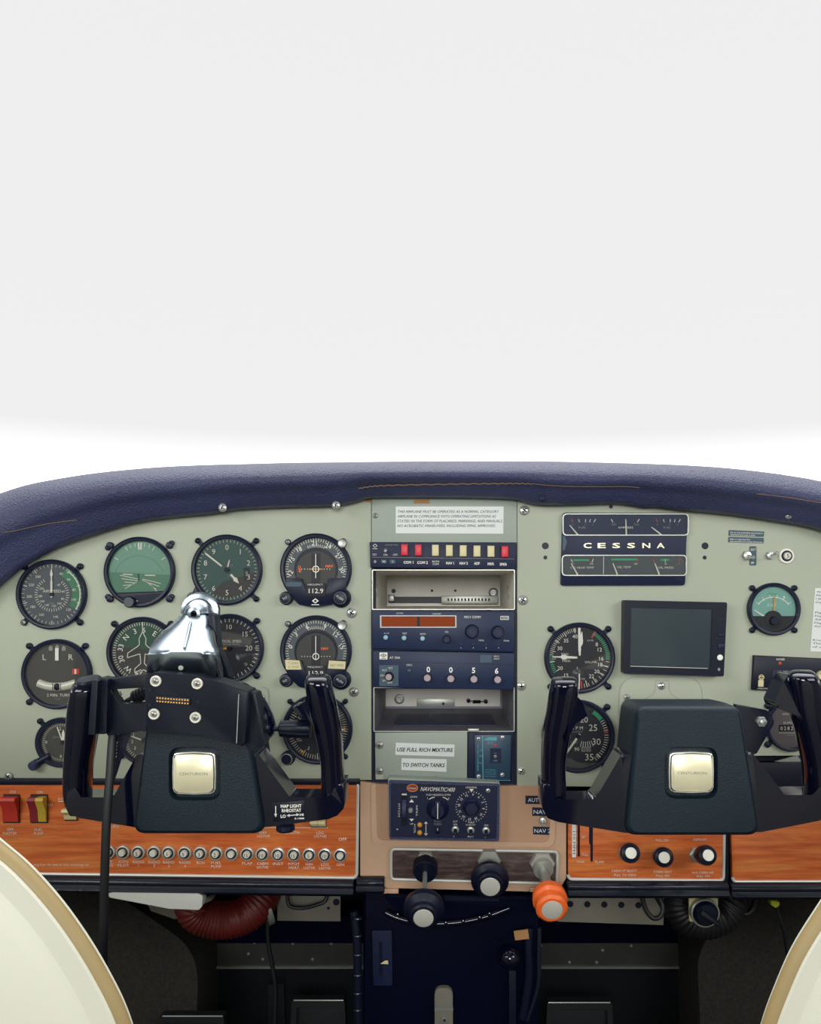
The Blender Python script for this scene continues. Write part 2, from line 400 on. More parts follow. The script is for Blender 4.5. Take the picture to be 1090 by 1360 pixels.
def prof_w(t):
    pr = [(p[0], p[1]) for p in prof[1:NP-4]]
    for (a, wa), (c, wc) in zip(pr, pr[1:]):
        if a <= t <= c: return wa+(wc-wa)*(t-a)/max(c-a, 1e-6)
    return 14
b = MB()
rings = [[gs_pt(i, t, w) for t, w, k in prof]+[(gs_pt(i, 0, 2)[0], gs_pt(i, 0, 2)[1]+30, -420)] for i in range(len(LO))]
b.loft(rings, 'leather')
gs = b.build('glareshield', o=(590, 662, 0), label='long padded navy leather glareshield arching over the whole instrument panel', cat='glareshield', ang=120)
def seam(i0, i1, t0, t1, r, m='thread', nm='seam', amp=.0):
    pts = []; k = int((i1-i0)*3)
    for j in range(k+1):
        i = i0+(i1-i0)*j/k; t = t0+(t1-t0)*j/k+amp*math.sin(j*1.7); pts.append(gs_pt(i, t, prof_w(t), .4))
    bb = MB(); bb.tube(pts, r, m, 6, sm=0); return bb.build(nm, gs)
def idx(x, t):      # index of the station whose point at height t has that apparent x
    return min(range(len(LO)), key=lambda i: abs(LO[i][0]*(1-t)+UP[i][0]*t-x))
seam(idx(5, .45), idx(95, .45), .52, .30, .5)
seam(idx(478, .2), idx(700, .2), .30, .44, .9, amp=.012)
seam(idx(700, .2), idx(840, .2), .45, .42, .5)
seam(idx(990, .4), idx(1089, .4), .52, .56, .6)
for x, y, r, m_ in ((295, 674, 5.5, 'chrome'), (446, 671, 5.5, 'chrome'), (1048, 684, 5, 'steel'), (720, 662, 4.5, 'navy')):
    q = A(x, y, 33); screw(gs, q[0], q[1], r, q[2]-2 if x < 1000 else q[2]-3, m_, 'trim_screw', rot=20)

# ================================================================ PANELS
LP = [(-140, 1033), (-140, 900), (-60, 818), (-12, 778), (15, 756), (45, 735), (100, 712), (180, 688), (250, 678), (320, 670), (440, 664), (493, 656), (493, 1036), (440, 1036), (200, 1034)]
b = MB(); b.prism(LP, -6, 0, 'panel_paint', bev=1)
lp = b.build('flight_instrument_panel', o=(200, 1035, 0), label='sage painted flight instrument panel at left, carrying the round dials', cat='instrument panel')
for x, y, r, m_ in ((467, 814, 7, 'chrome'), (470, 919, 6.5, 'steel'), (12, 1031, 6, 'steel'), (459, 1035, 4.5, 'steel'), (348, 926, 4, 'steel')):
    screw(lp, x, y, r, 0, m_, 'panel_screw', rot=35)
b = MB(); b.tube([(348, 912, .5), (355, 915, .5), (357, 925, .5), (357, 960, .5)], .7, 'stack_paint', 6); b.build('cover_edge', lp)
RP = [(686.5, 1044), (686.5, 660), (720, 664), (800, 664), (900, 670), (960, 676), (1025, 684), (1090, 696), (1180, 730), (1300, 830), (1340, 1003), (930, 1003), (900, 1046)]
b = MB(); b.prism(RP, -6, 0, 'panel_paint', bev=1)
for x, y, r in ((724, 725, 4.6), (724, 740.5, 2.6), (936, 725, 4.6), (935.5, 740.5, 2.6)): b.prism(circ(x, y, r, 20), 0, .2, 'black')
b.prism(circ(811, 673, 2.5, 12), 0, 1, 'navy')
rp = b.build('copilot_instrument_panel', o=(900, 1035, 0), label='sage painted instrument panel at right, carrying the fuel and engine gauges', cat='instrument panel')
for x, y, r, rr in ((696, 678, 6.8, 40), (694, 797, 6.8, 30), (692, 911, 6.3, 0), (692, 1024, 5.2, 30), (878, 911, 5.2, 0), (832, 926, 4.3, 45)):
    screw(rp, x, y, r, .8 if x > 800 else 0, 'chrome' if r > 5.1 else 'steel', 'panel_screw', rot=rr)
b = MB()
o_ = rpoly([(822, 1000), (822, 899), (932, 899), (932, 1000)], [0, 26, 26, 0], 8); b.prism(o_, 0, .8, 'panel_paint', bev=.5)
t_ = rpoly([(848, 932), (870, 921), (870, 904), (888, 904), (888, 921), (908, 932)], [0, 14, 2, 2, 14, 0], 6)
b.pline([(p[0], p[1], 0) for p in t_], .6, 1.0, 'markdim'); b.pline([(p[0], p[1], 0) for p in o_], .6, 1.0, 'markdim'); b.build('column_cover', rp)
# small decal strips
# ---- centre stack frame
b = MB()
b.box(493.5, 655, 686, 722, -8, 2, 'stack_paint', bev=1)
b.flat([(550, 664), (569, 664), (571, 669), (549, 669)], 2.3, 'tape')
b.flat([(484, 664), (493, 660), (493, 667), (486, 667)], .6, 'tape')
sp_ = b.build('upper_stack_plate', o=(590, 722, 0), label='grey sheet plate at the top of the centre stack, under the glareshield', cat='metal plate')
screw(sp_, 498.5, 685, 3.6, 2, 'steel', 'plate_screw')
b = MB(); b.prism([(525.5, 673), (668.5, 673), (668, 709), (525.5, 708.5)], 2, 2.6, 'label_white')
for i, t in enumerate(('THIS AIRPLANE MUST BE OPERATED AS A NORMAL CATEGORY', 'AIRPLANE IN COMPLIANCE WITH OPERATING LIMITATIONS AS', 'STATED IN THE FORM OF PLACARDS, MARKINGS, AND MANUALS.', 'NO ACROBATIC MANEUVERS, INCLUDING SPINS, APPROVED.')):
    b.txt(t, 528, 679.7+6.25*i, 3.5, 'ink', 2.8, W=(134, 130, 139.5, 130)[i], al='l', it=.2)
b.build('placard', label='white placard with four lines of italic text at the top of the centre stack', cat='placard')
# stack side channels (dark gap) and black core behind the radios
b = MB(); b.box(489, 722, 496, 1044, -40, -7, 'navy'); b.box(683.5, 722, 690, 1044, -40, -7, 'navy'); b.box(489, 1030, 690, 1044, -40, -8, 'navy')
b.box(493, 722, 686, 755, -40, -8, 'navy'); b.box(494, 810, 686, 915, -300, -8, 'navy'); b.box(494, 972, 686, 1040, -60, -9, 'navy')
b.build('radio_rack', label='dark radio rack behind the units of the centre stack', cat='radio rack')

# ---- audio selector
t = thing('audio_selector_panel', (588, 757, 0), 'navy audio selector with a row of red and cream push buttons above the empty tray', 'audio panel')
b = MB(); b.prism([(491, 720), (685.5, 720.5), (684.5, 756.5), (492, 753.5)], -8, 4, 'navy', bev=1)
b.txt('TST', 497.5, 737, 2.6, 'mark', 4.3); b.txt('ON', 512, 737, 2.6, 'mark', 4.3); b.txt('OFF', 525, 737, 2.6, 'mark', 4.3); b.txt('CPTR EXT PHN', 520, 724, 1.9, 'markdim', 4.3, W=17)
b.pline([(495.5, 725, 0), (498.3, 722.8, 0), (501.2, 725, 0), (498.3, 727.2, 0), (495.5, 725, 0)], .7, 4.3, 'mark'); b.line(495, 729, 501.5, 729, .7, 4.3, 'mark')
for x0, x1, yy, s_ in ((491, 685, 741, 0),): b.line(x0+3, yy-.7, x1-3, yy+1.4, .4, 4.2, 'markdim')
for s_, x, y, W_ in (('COM 1', 542.5, 747, 13), ('COM 2', 561, 747.3, 14), ('NAV 1', 597.5, 748, 10.5), ('NAV 2', 615.5, 748.2, 11), ('ADF', 633, 748.4, 7.5), ('MKR', 651.5, 749, 8.5), ('SPKR', 668, 749.6, 9.5)):
    b.txt(s_, x, y, 3.4, 'white', 4.3, W=W_, bold=1)
b.txt('BOTH', 578.5, 746, 2.3, 'white', 4.3, W=9); b.txt('COM', 578.5, 749.3, 2.3, 'white', 4.3, W=8)
b.prism([(496, 746, 0), (498.3, 743.6, 0), (500.6, 746, 0), (498.3, 748.4, 0)], 4, 4.6, 'markdim')
b.build('faceplate', t)
for x in (510, 521.5):
    b = MB(); b.box(x-4, 743.3, x+4, 749, 4, 5, 'teal', bev=.4); b.txt('M' if x < 515 else 'I', x, 746.2, 3.2, 'mark', 5.3); b.build('marker_light', t)
b = MB(); b.lathe((512.3, 731, 4), (0, .25, 1), [(2.4, 0), (1.6, 1), (1, 2), (1.8, 8), (.4, 9)], 'chrome', 16); b.build('toggle', t)
for k, (x0, x1, mm) in enumerate(((533, 541.8, 'redbtn'), (551.3, 560, 'redbtn'), (573.6, 582.6, 'cream'), (592, 601, 'cream'), (610.2, 619.3, 'cream'), (628.4, 637.6, 'cream'), (646.8, 656, 'cream'), (665.3, 674.2, 'redbtn'))):
    y0 = 723.3+k*.33; b = MB(); b.box(x0, y0, x1, y0+14.8, 3, 9, mm, bev=.8); b.build('push_button', t, label=('red' if mm == 'redbtn' else 'cream')+' push button')
b = MB(); b.prism(circ(565.5, 736.3, .9, 8), 4, 4.3, 'black'); b.build('pinhole', t)

# ---- trays
def tray(name, x0, y0, x1, y1, dep, m_in, label):
    t = thing(name, ((x0+x1)/2, y1, 0), label, 'radio tray')
    b = MB(); i = 1.2
    b.frame(rrect(x0, y0, x1, y1, 2), rrect(x0+i, y0+i, x1-i, y1-i, 1.6), -2, 2.5, 'alu', wi=-2)
    r0 = rrect(x0+i, y0+i, x1-i, y1-i, 1.6)
    b.loft([[(p[0], p[1], 1.5) for p in r0], [(p[0], p[1], -dep) for p in r0]], m_in, cap=(0, 0))
    b.build('sleeve', t)
    b = MB(); b.box(x0+i, y0+i, x1-i, y1-i, -dep-2, -dep, m_in); b.build('back_plate', t)
    return t
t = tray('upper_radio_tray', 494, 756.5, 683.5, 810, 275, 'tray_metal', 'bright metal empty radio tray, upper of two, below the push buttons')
def K(x, y, w): return A(x, y, w)
b = MB(); q0 = K(586, 791, -272); q1 = K(661, 802, -262); b.box(q0[0], q0[1], q1[0], q1[1], -274, -255, 'alu', bev=1)
for k in range(13):
    q = K(594+k*4.5, 794.5, -255); b.box(q[0], q[1], q[0]+3, q[1]+4.5, -255, -254.4, 'black')
b.build('edge_connector', t)
b = MB(); q0 = K(516, 792.5, -272); q1 = K(586, 801, -262); b.box(q0[0], q0[1], q1[0], q1[1], -275, -270, 'black'); q0 = K(515.5, 790, -268); q1 = K(523.5, 799, -266); b.box(*q0[:2], *q1[:2], -274, -266, 'alu', bev=.8)
b.build('bracket', t)
for x, y, r in ((522.5, 785, 3.6), (573.5, 784.5, 2.2), (604.5, 784.5, 2.2)):
    b = MB(); q = K(x, y, -275); b.prism(circ(q[0], q[1], r, 16), -275, -274.4, 'black'); b.build('screw_hole', t)
b = MB(); q = K(655, 787, -272); b.lathe((q[0], q[1], -275), (0, 0, 1), [(8, 0), (7.6, 3), (5, 4), (4.8, 2.5), (2.5, 2.5), (2, 4), (.1, 4)], 'steel', 24); b.build('lock_screw', t)
b = MB(); b.lathe((682.2, 786, -85), (-1, 0, 0), [(10, 0), (9, 1.5), (4, 2), (.1, 2)], 'alu', 20); b.build('side_boss', t)
b = MB(); b.lathe((495.3, 784, -60), (1, 0, 0), [(9, 0), (8, 1.5), (.1, 2)], 'alu', 20)
b.build('side_boss', t)
t = tray('lower_radio_tray', 496, 912, 683, 971.5, 215, 'tray_dark', 'dark grey empty radio tray with a blue floor, lower of two in the centre stack')
b = MB(); q0 = K(511, 920, -213); q1 = K(664, 938, -213)
b.box(q0[0], q0[1]-6, q1[0], q1[1], -215, -212, 'tray_metal'); q0 = K(553, 928, -210); q1 = K(604, 938, -210); b.box(q0[0], q0[1], q1[0], q1[1], -213, -210, 'alu', bev=.5)
q = K(588.5, 934.5, -210); b.prism(circ(q[0], q[1], 2.2, 14), -211, -209.5, 'black'); b.build('rear_plate', t)
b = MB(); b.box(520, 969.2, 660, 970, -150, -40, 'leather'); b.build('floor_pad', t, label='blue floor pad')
b = MB(); q = K(530, 929, -206); b.lathe((q[0], q[1], -212), (0, 0, 1), [(8, 0), (7.4, 5), (5.4, 5.5), (5, 3), (3, 3), (2.6, 6), (.1, 6)], 'steel', 24); b.build('coax_plug', t)
b = MB(); q0 = K(622, 931, -206); q1 = K(645, 932, -206); b.tube([q0, q1], 1, 'wire', 8, 0); c_ = K(633, 932, -206); b.tube([(c_[0]-6, c_[1], c_[2]), (c_[0]+6, c_[1], c_[2])], 2.6, 'black', 8, 0)
for q in (q0, q1): b.lathe((q[0], q[1], -212), (0, 0, 1), [(3.4, 0), (3, 7), (.1, 8)], 'black', 14)
b.build('spring_latch', t)
b = MB(); b.box(621, 967, 636, 971.2, .5, 5, 'alu', bev=.5); b.build('lip', t)

# ---- comm radio
t = thing('comm_radio', (589, 865, 0), 'navy comm radio with an amber display window, between the empty tray and the transponder', 'radio')
b = MB(); b.prism([(494.5, 810.8), (682.5, 812), (682, 865.5), (495, 861)], -8, 6, 'navy_radio', bev=1.2)
b.frame(rrect(505, 817, 606, 833.5, 1), rrect(507, 818.4, 604.3, 832, .8), 6, 7.2, 'wire')
b.txt('ACTIVE', 531, 814.3, 1.8, 'mark', 6.3, W=9); b.txt('STANDBY', 580, 815.2, 1.8, 'mark', 6.3, W=12); b.txt('MX11 COMM', 627, 819.3, 3.2, 'white', 6.3, W=21.5)
b.ring(rrect(664, 818, 675, 823, 1), rrect(664.7, 818.7, 674.3, 822.3, .7), 6.3, 'white'); b.txt('TKM', 669.5, 820.5, 2.6, 'white', 6.3, W=8)
for s_, x, y, W_ in (('<->', 513.5, 840.7, 7), ('TEST', 537.5, 841, 6.5), ('25/50', 561.5, 841.6, 7.5), ('VOL', 593, 839, 5), ('MHz', 638.8, 850, 7), ('KHz', 672, 850.5, 7)): b.txt(s_, x, y, 2.3, 'mark', 6.3, W=W_)
for x in (611.5, 628, 645, 661.5): b.prism(circ(x, 855.3, 1.6, 10), 6, 6.3, 'black'); b.prism(circ(x+.2, 860, .6, 6), 6, 6.3, 'mark')
b.build('faceplate', t)
b = MB(); b.box(507, 818.4, 554, 832, 5, 6.4, 'amberglass'); b.box(557.5, 818.4, 604.3, 832, 5, 6.4, 'amberglass'); b.box(554, 818.4, 557.5, 832, 5, 6.5, 'ink'); b.build('display', t)
for x, y in ((512.6, 846.3), (536.8, 847), (561.2, 847.7)): b = MB(); b.cyl(x, y, 3.2, 5, 9, 'blueled', 18, 1); b.build('button', t)
for x, y, r in ((593, 848.3, 5.6), (626.3, 838.3, 9.6), (660.3, 839.3, 9)):
    b = MB(); b.lathe((x, y, 5), (0, 0, 1), [(r, 0), (r*.93, 4), (r*.88, 12), (r*.75, 13.4), (r*.6, 13.4), (r*.55, 12.6), (.1, 12.6)], 'navy', 28, lob=lambda a: 1+.02*math.cos(14*a)); b.build('tuning_knob', t)

# ---- transponder
t = thing('transponder', (589, 915, 0), 'navy transponder showing the code digits 0 0 5 6', 'radio')
b = MB(); b.prism([(495.5, 863.8), (682.5, 867), (682, 915.8), (496.5, 912.3)], -8, 5, 'navy_radio', bev=1.2)
b.line(497, 878.2, 681.5, 882, .5, 5.3, 'black')
b.prism(rrect(504.3, 866.3, 514.7, 875.3, .6), 5, 5.5, 'white'); b.pline([(505.6, 870, 0), (509.5, 867.8, 0), (513.4, 870, 0), (509.5, 872.3, 0), (505.6, 870, 0)], .8, 5.8, 'ink'); b.line(506, 874, 513, 874, .7, 5.8, 'ink'); b.prism(circ(509.5, 870, .9, 8), 5.5, 5.9, 'ink')
b.txt('AT 50A', 524.5, 873, 3, 'white', 5.3, W=14); b.box(637, 869.5, 652.5, 879.5, 5, 5.6, 'teal'); b.txt('REPLY', 659, 871.3, 2, 'mark', 5.3, W=7.5); b.txt('IDENT', 659, 874.6, 2, 'mark', 5.3, W=7.5)
b.prism(rrect(504, 883, 529.3, 910.5, 1.5), 5, 5.6, 'teal')
for s_, x, y in (('TST', 518.7, 887), ('ALT', 510.8, 889.5), ('ON', 508.3, 896.5), ('SBY', 510.8, 903.3), ('OFF', 518, 906)): b.txt(s_, x, y, 2.6, 'mark', 5.9)
b.txt('ORG', 543.5, 882.8, 2.5, 'mark', 5.3); b.prism(circ(543, 908, .9, 8), 5, 5.3, 'black')
for s_, x, y in (('0', 568.8, 888.6), ('0', 598.5, 889.2), ('5', 628.6, 889.8), ('6', 659, 890.6)): b.txt(s_, x, y, 7, 'white', 5.3, bold=1)
b.build('faceplate', t)
b = MB(); b.lathe((517, 898, 5), (0, 0, 1), [(6.6, 0), (6, 2), (4.6, 3), (4.4, 10), (3.6, 11, 'pink'), (.1, 11, 'pink')], 'black', 24); b.build('mode_knob', t)
b = MB(); b.cyl(543.4, 890.3, 2.7, 5, 7, 'teal', 16, .6); b.build('reply_lamp', t)
for x, y in ((567.6, 899.2), (598.3, 900.2), (628.7, 900.8), (659.8, 901.4)):
    b = MB(); b.lathe((x, y, 5), (0, 0, 1), [(5.6, 0), (5.2, 6), (4.8, 9), (4.1, 10, 'pink'), (.1, 10, 'pink')], 'black', 24); b.build('code_knob', t)

# ---- lower stack plate with two labels, ELT switch
b = MB(); b.prism([(498, 972.8), (620.5, 971.5), (620, 1034), (498.5, 1035)], -8, 2, 'stack_paint', bev=1); b.prism(circ(578.5, 1030.5, .6, 8), 2, 2.3, 'ink'); b.flat(rrect(499, 1028, 509, 1034.6, 1), 2.4, 'panel_paint')
t = b.build('lower_stack_plate', o=(560, 1035, 0), label='grey blanking plate below the lower tray, with two white label strips on it', cat='metal plate')
screw(t, 504, 989, 5.4, 2, 'steel', 'plate_screw', rot=10); screw(t, 504.5, 1023.3, 5.2, 2, 'steel', 'plate_screw')
b = MB(); b.prism([(525.7, 986), (603.5, 988.5), (603, 1004.5), (525, 1002)], 2, 2.6, 'label_white'); b.txt('USE FULL RICH MIXTURE', 564.3, 995.3, 5, 'ink', 2.9, W=74, it=.2, rot=.6, bold=1)
b.build('label_strip', label='upper white strip reading USE FULL RICH MIXTURE', cat='label')
b = MB(); b.prism([(533.3, 1006.7), (593, 1008), (592.5, 1024.5), (532.8, 1022)], 2, 2.6, 'label_white'); b.txt('TO SWITCH TANKS', 562.5, 1015.5, 5, 'ink', 2.9, W=56, it=.2, rot=.6, bold=1)
b.build('label_strip', label='lower white strip reading TO SWITCH TANKS', cat='label')
t = thing('emergency_beacon_switch', (652, 1038, 0), 'dark blue beacon switch panel with teal markings beside the grey blanking plate', 'switch panel')
b = MB(); b.prism([(621, 972.3), (681.5, 972.3), (679, 1039), (620.5, 1039)], -8, -2, 'navy', bev=.6); b.prism([(629.3, 975), (679, 975), (677.8, 1036.5), (630, 1036.5)], -2, 2, 'elt', bev=1)
b.line(640.4, 976.5, 641.3, 1036, 1.1, 2.3, 'eltlight'); b.line(642, 1036, 677.5, 1036, .7, 2.3, 'eltlight')
b.prism([(642, 982.6), (648, 979), (659.3, 978.4), (659.5, 983.2)], 2, 2.4, 'eltlight'); b.txt('ELT', 651, 986.3, 3, 'eltlight', 2.3, W=7)
b.txt('EMERGENCY USE ONLY', 634.3, 1004.5, 2.3, 'eltlight', 2.3, W=37, rot=-90); b.prism(circ(657.4, 989.2, 1.4, 10), 2, 2.5, 'redbtn')
for s_, y in (('ON', 996), ('ARM', 1003.5), ('TEST', 1013)): b.txt(s_, 638.5, y, 2.2, 'eltlight', 2.5)
for i in range(4): b.txt(('FOR TRAINING', 'EMERGENCY TESTS', 'TO SEE APPROVED', 'FLIGHT MANUALS')[i], 651, 1022+i*2.9, 1.5, 'eltlight', 2.3, W=15)
b.prism(rrect(650.5, 993.5, 665.5, 1013, 1), 2, 2.4, 'navy'); b.txt('ON', 657.4, 1000, 1.6, 'eltlight', 2.8); b.txt('OFF', 657.3, 1009.8, 2.4, 'eltlight', 2.8)
b.build('faceplate', t)
b = MB(); b.lathe((657.4, 1004.4, 2.4), (0, 0, 1), [(2.3, 0), (2.2, 1.5), (1.2, 1.8), (1.4, 7), (.2, 8)], 'wire', 14); b.build('toggle', t)
for x, y in ((635.2, 981), (667, 979), (635.3, 1030.7), (666.7, 1028.5)): screw(t, x, y, 2.9, 2, 'chrome', 'corner_screw')
# ================================================================ ROUND INSTRUMENTS
def gauge(cx, cy, R, label, dialm, draw, cat='flight instrument', ri=.88, lugs=(45, 135, 225, 315), lr=4.2, ld=1.13, name='gauge', glass=True, dw=2, odd=None, steelscrew=(), group='round dials'):
    t = thing(name, (cx, cy+R, 0), label, cat, group)
    b = MB()
    b.lathe((cx, cy, 0), (0, 0, 1), [(R, 0), (R, 5), (R*.985, 7), (R*.95, 8), (R*(ri+.015), 7.6), (R*ri, 5.5), (R*ri, 1)], 'bezel', 64)
    for a in lugs:
        e = pol(cx, cy, R*ld, a); d = pol(cx, cy, R*.93, a)
        dx, dy = e[0]-d[0], e[1]-d[1]; L = math.hypot(dx, dy); nx, ny = -dy/L*lr*.72, dx/L*lr*.72
        b.prism([(d[0]+nx, d[1]+ny), (e[0]+nx, e[1]+ny), (e[0]-nx, e[1]-ny), (d[0]-nx, d[1]-ny)], 0, 3, 'bezel')
        b.cyl(*e, lr, 0, 3.6, 'bezel', 20, .6)
    if odd: odd(b)
    bz = b.build('bezel', t)
    for a in lugs:
        e = pol(cx, cy, R*ld, a); screw(bz, *e, lr*.72, 3.4, 'steel' if a in steelscrew else 'black', 'mounting_screw', slot='ink', rot=a)
    b = MB(); b.prism(circ(cx, cy, R*ri, 56), 0, dw, dialm); draw(b, t); b.build('dial', t)
    if glass:
        b = MB(); b.prism(circ(cx, cy, R*(ri+.005), 48), 5.6, 6.2, 'glass'); b.build('glass', t)
    return t
def needle(t, cx, cy, a, L, wd, w=3.4, m='mark', tail=4, hub=3.2, shape=None, nm='needle', hubm='black'):
    b = MB(); ca, sa = math.sin(math.radians(a)), -math.cos(math.radians(a)); nx, ny = -sa, ca
    prof_ = shape or [(-tail, wd*.5), (0, wd*.5), (L*.85, wd*.4), (L, .1)]
    pl = [(cx+ca*d+nx*h, cy+sa*d+ny*h) for d, h in prof_]+[(cx+ca*d-nx*h, cy+sa*d-ny*h) for d, h in prof_[::-1]]
    b.prism(pl, w, w+.5, m)
    if hub: b.cyl(cx, cy, hub, w-1, w+1.2, hubm, 16)
    return b.build(nm, t)
def around(b, cx, cy, r, items, h, m, w, up=True, bold=0):
    for s_, a in items: p = pol(cx, cy, r, a); b.txt(s_, *p, h, m, w, rot=0 if up else a, bold=bold)

# airspeed
def d_asi(b, t):
    cx, cy = 70, 789.5
    b.arc(cx, cy, 27, 40, 28, 122, 2.15, 'greendk', 16); b.arc(cx, cy, 36.5, 38, 36, 122, 2.3, 'mark', 14)  # broad green sector: arc marking with the glass reflection painted in
    b.ticks(cx, cy, 36.5, 40, 0, 352, 45, .6, 2.4, 'mark'); b.ticks(cx, cy, 34.5, 40, 0, 324, 10, .9, 2.5, 'mark')
    around(b, cx, cy, 30, (('40', 24), ('60', 48), ('80', 78), ('100', 103), ('120', 132), ('140', 170), ('160', 207), ('180', 237), ('200', 265), ('220', 295), ('240', 322)), 3.4, 'mark', 2.4)
    b.ticks(cx, cy, 19, 23, 40, 330, 34, .7, 2.4, 'mark'); around(b, cx, cy, 15.5, (('40', 35), ('60', 75), ('80', 112), ('100', 140), ('120', 170), ('140', 205), ('160', 235), ('180', 262), ('200', 300)), 3, 'mark', 2.4)
    b.txt('AIRSPEED', cx, cy-4.5, 3.6, 'mark', 2.4, W=24); b.txt('MPH', cx, cy+12, 2.4, 'markdim', 2.4)
    needle(t, cx, cy, 0, 37, 3, shape=[(-4, 1.3), (17, 1.3), (19, .8), (24, .8), (26, 2), (34, .3)], hub=2.5)
gauge(70, 789.5, 46.5, 'airspeed dial with a green arc and painted reflection, top left of the round dials', 'dial_asi', d_asi, steelscrew=(225,))

# attitude
def d_ai(b, t):
    cx, cy = 186.5, 760
    sky = [pol(cx, cy, 40.5, a) for a in range(-118, 119, 8)]; b.flat(sky, 2.2, 'horizon_sky')
    b.flat([pol(cx, cy, 40.3, a) for a in range(-90, -135, -8)]+[pol(cx, cy, 40.3, a) for a in range(135, 89, -8)], 2.25, 'horizon_ground')
    b.flat([(cx-30, cy+3), (cx+30, cy+6), (cx+32, cy+22), (cx+24, cy+30), (cx-26, cy+30), (cx-34, cy+20)], 2.3, 'horizon_ground')
    b.ring([pol(cx-1, cy+12, 34, a) for a in range(-70, 75, 5)], [pol(cx-1, cy+12, 33.5, a) for a in range(-70, 75, 5)], 2.35, 'greendk')
    for a, L, th in ((-60, 6, 1), (-30, 6, .9), (-20, 5, .7), (-10, 5, .7), (-2.5, 9, 2.2), (2.5, 9, 2.2), (10, 5, .7), (20, 5, .7), (30, 6, .9), (60, 6, 1)): b.tick(cx, cy, 39-L, 39, a, th, 2.5, 'mark')
    b.line(cx-22, cy+2.5, cx-9, cy+3.5, 1.3, 3.2, 'mark'); b.line(cx+7, cy+4, cx+21, cy+4.3, 1.3, 3.2, 'mark')
    for k, (l, r) in enumerate(((26, 4), (24, 3), (20, 8), (22, 12))):
        b.line(cx-l, cy+4+k*4.5, cx-r+2, cy+9+k*2.6, .8, 2.8, 'mark'); b.line(cx+r, cy+9+k*1.5, cx+l+2, cy+15+k*4, .8, 2.8, 'mark')
    b.line(cx-20, cy+22, cx-4, cy+13, .7, 2.8, 'mark'); b.line(cx-1.5, cy+2, cx-1.5, cy+12, 1.2, 3, 'bezel')
def ai_odd(b):
    cx, cy = 186.5, 760
    b.prism([pol(cx, cy, 41.5, a) for a in range(127, 234, 6)], 0, 5, 'bezel', bev=.5)
t = gauge(186.5, 760, 47, 'green attitude indicator with a black lower band, second dial of the top row', 'horizon_ground', d_ai, odd=ai_odd, lugs=())
for a in (48, 132, 228, 312):
    e = pol(186.5, 760, 53, a); e2 = (e[0]+(-3 if e[0] < 186 else 2.6), e[1]+(3.2 if a in (228, 312) and e[1] < 760 else -3 if a in (132, 228) else -3))
    b = MB(); b.cyl(*e, 4.6, 0, 5, 'bezel', 18, .8); b.cyl(*e2, 3.6, 0, 4, 'bezel', 18, .6); b.build('mounting_screw', t)
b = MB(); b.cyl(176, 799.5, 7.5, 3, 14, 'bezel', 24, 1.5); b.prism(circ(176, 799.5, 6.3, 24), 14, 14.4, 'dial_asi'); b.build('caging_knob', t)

# altimeter
def d_alt(b, t):
    cx, cy = 302, 757
    for k in range(10): p = pol(cx, cy, 30, k*36); b.txt(str(k), *p, 7, 'mark', 2.4)
    b.ticks(cx, cy, 36.5, 40, 0, 352.8, 50, .6, 2.4, 'mark'); b.txt('FEET', cx+5, cy+8, 2.2, 'markdim', 2.4); b.txt('ALT', cx+5, cy-6, 2.6, 'markdim', 2.4)
    b.prism(rrect(cx+22, cy-3, cx+30, cy+14, 1), 2, 2.3, 'dial'); b.txt('29.9', cx+26, cy+5, 2.6, 'mark', 2.6, rot=90)
    b.flat([(cx-6, cy+16), (cx+38, cy+3), (cx+36, cy+18), (cx+20, cy+33), (cx, cy+39), (cx-22, cy+33)], 2.1, 'dial_warm')
    needle(t, cx, cy, 308, 35, 3, shape=[(8, .9), (12, 1.1), (34, 1.1), (37, .2)], w=4.4)
    needle(t, cx, cy, 138, 24, 5, shape=[(8, 1.4), (14, 1.4), (17, 3), (24, .3)], w=3.6, hub=0); needle(t, cx, cy, 15, 12, 3, w=3, hub=0, shape=[(4, .8), (12, .8), (14, .2)])
def alt_odd(b): b.prism(rpoly([(256, 790), (262, 776), (285, 798), (277, 806), (264, 803)], 3), 0, 6, 'bezel', bev=.8)
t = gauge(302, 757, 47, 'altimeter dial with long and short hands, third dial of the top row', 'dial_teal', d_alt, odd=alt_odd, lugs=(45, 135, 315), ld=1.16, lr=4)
b = MB(); b.lathe((260, 793.5, 4), (0, 0, 1), [(7, 0), (7, 12), (6.6, 14), (6, 14.6, 'wire'), (5.5, 14.7, 'teal'), (.1, 14.7, 'teal')], 'bezel', 24); b.build('setting_knob', t)

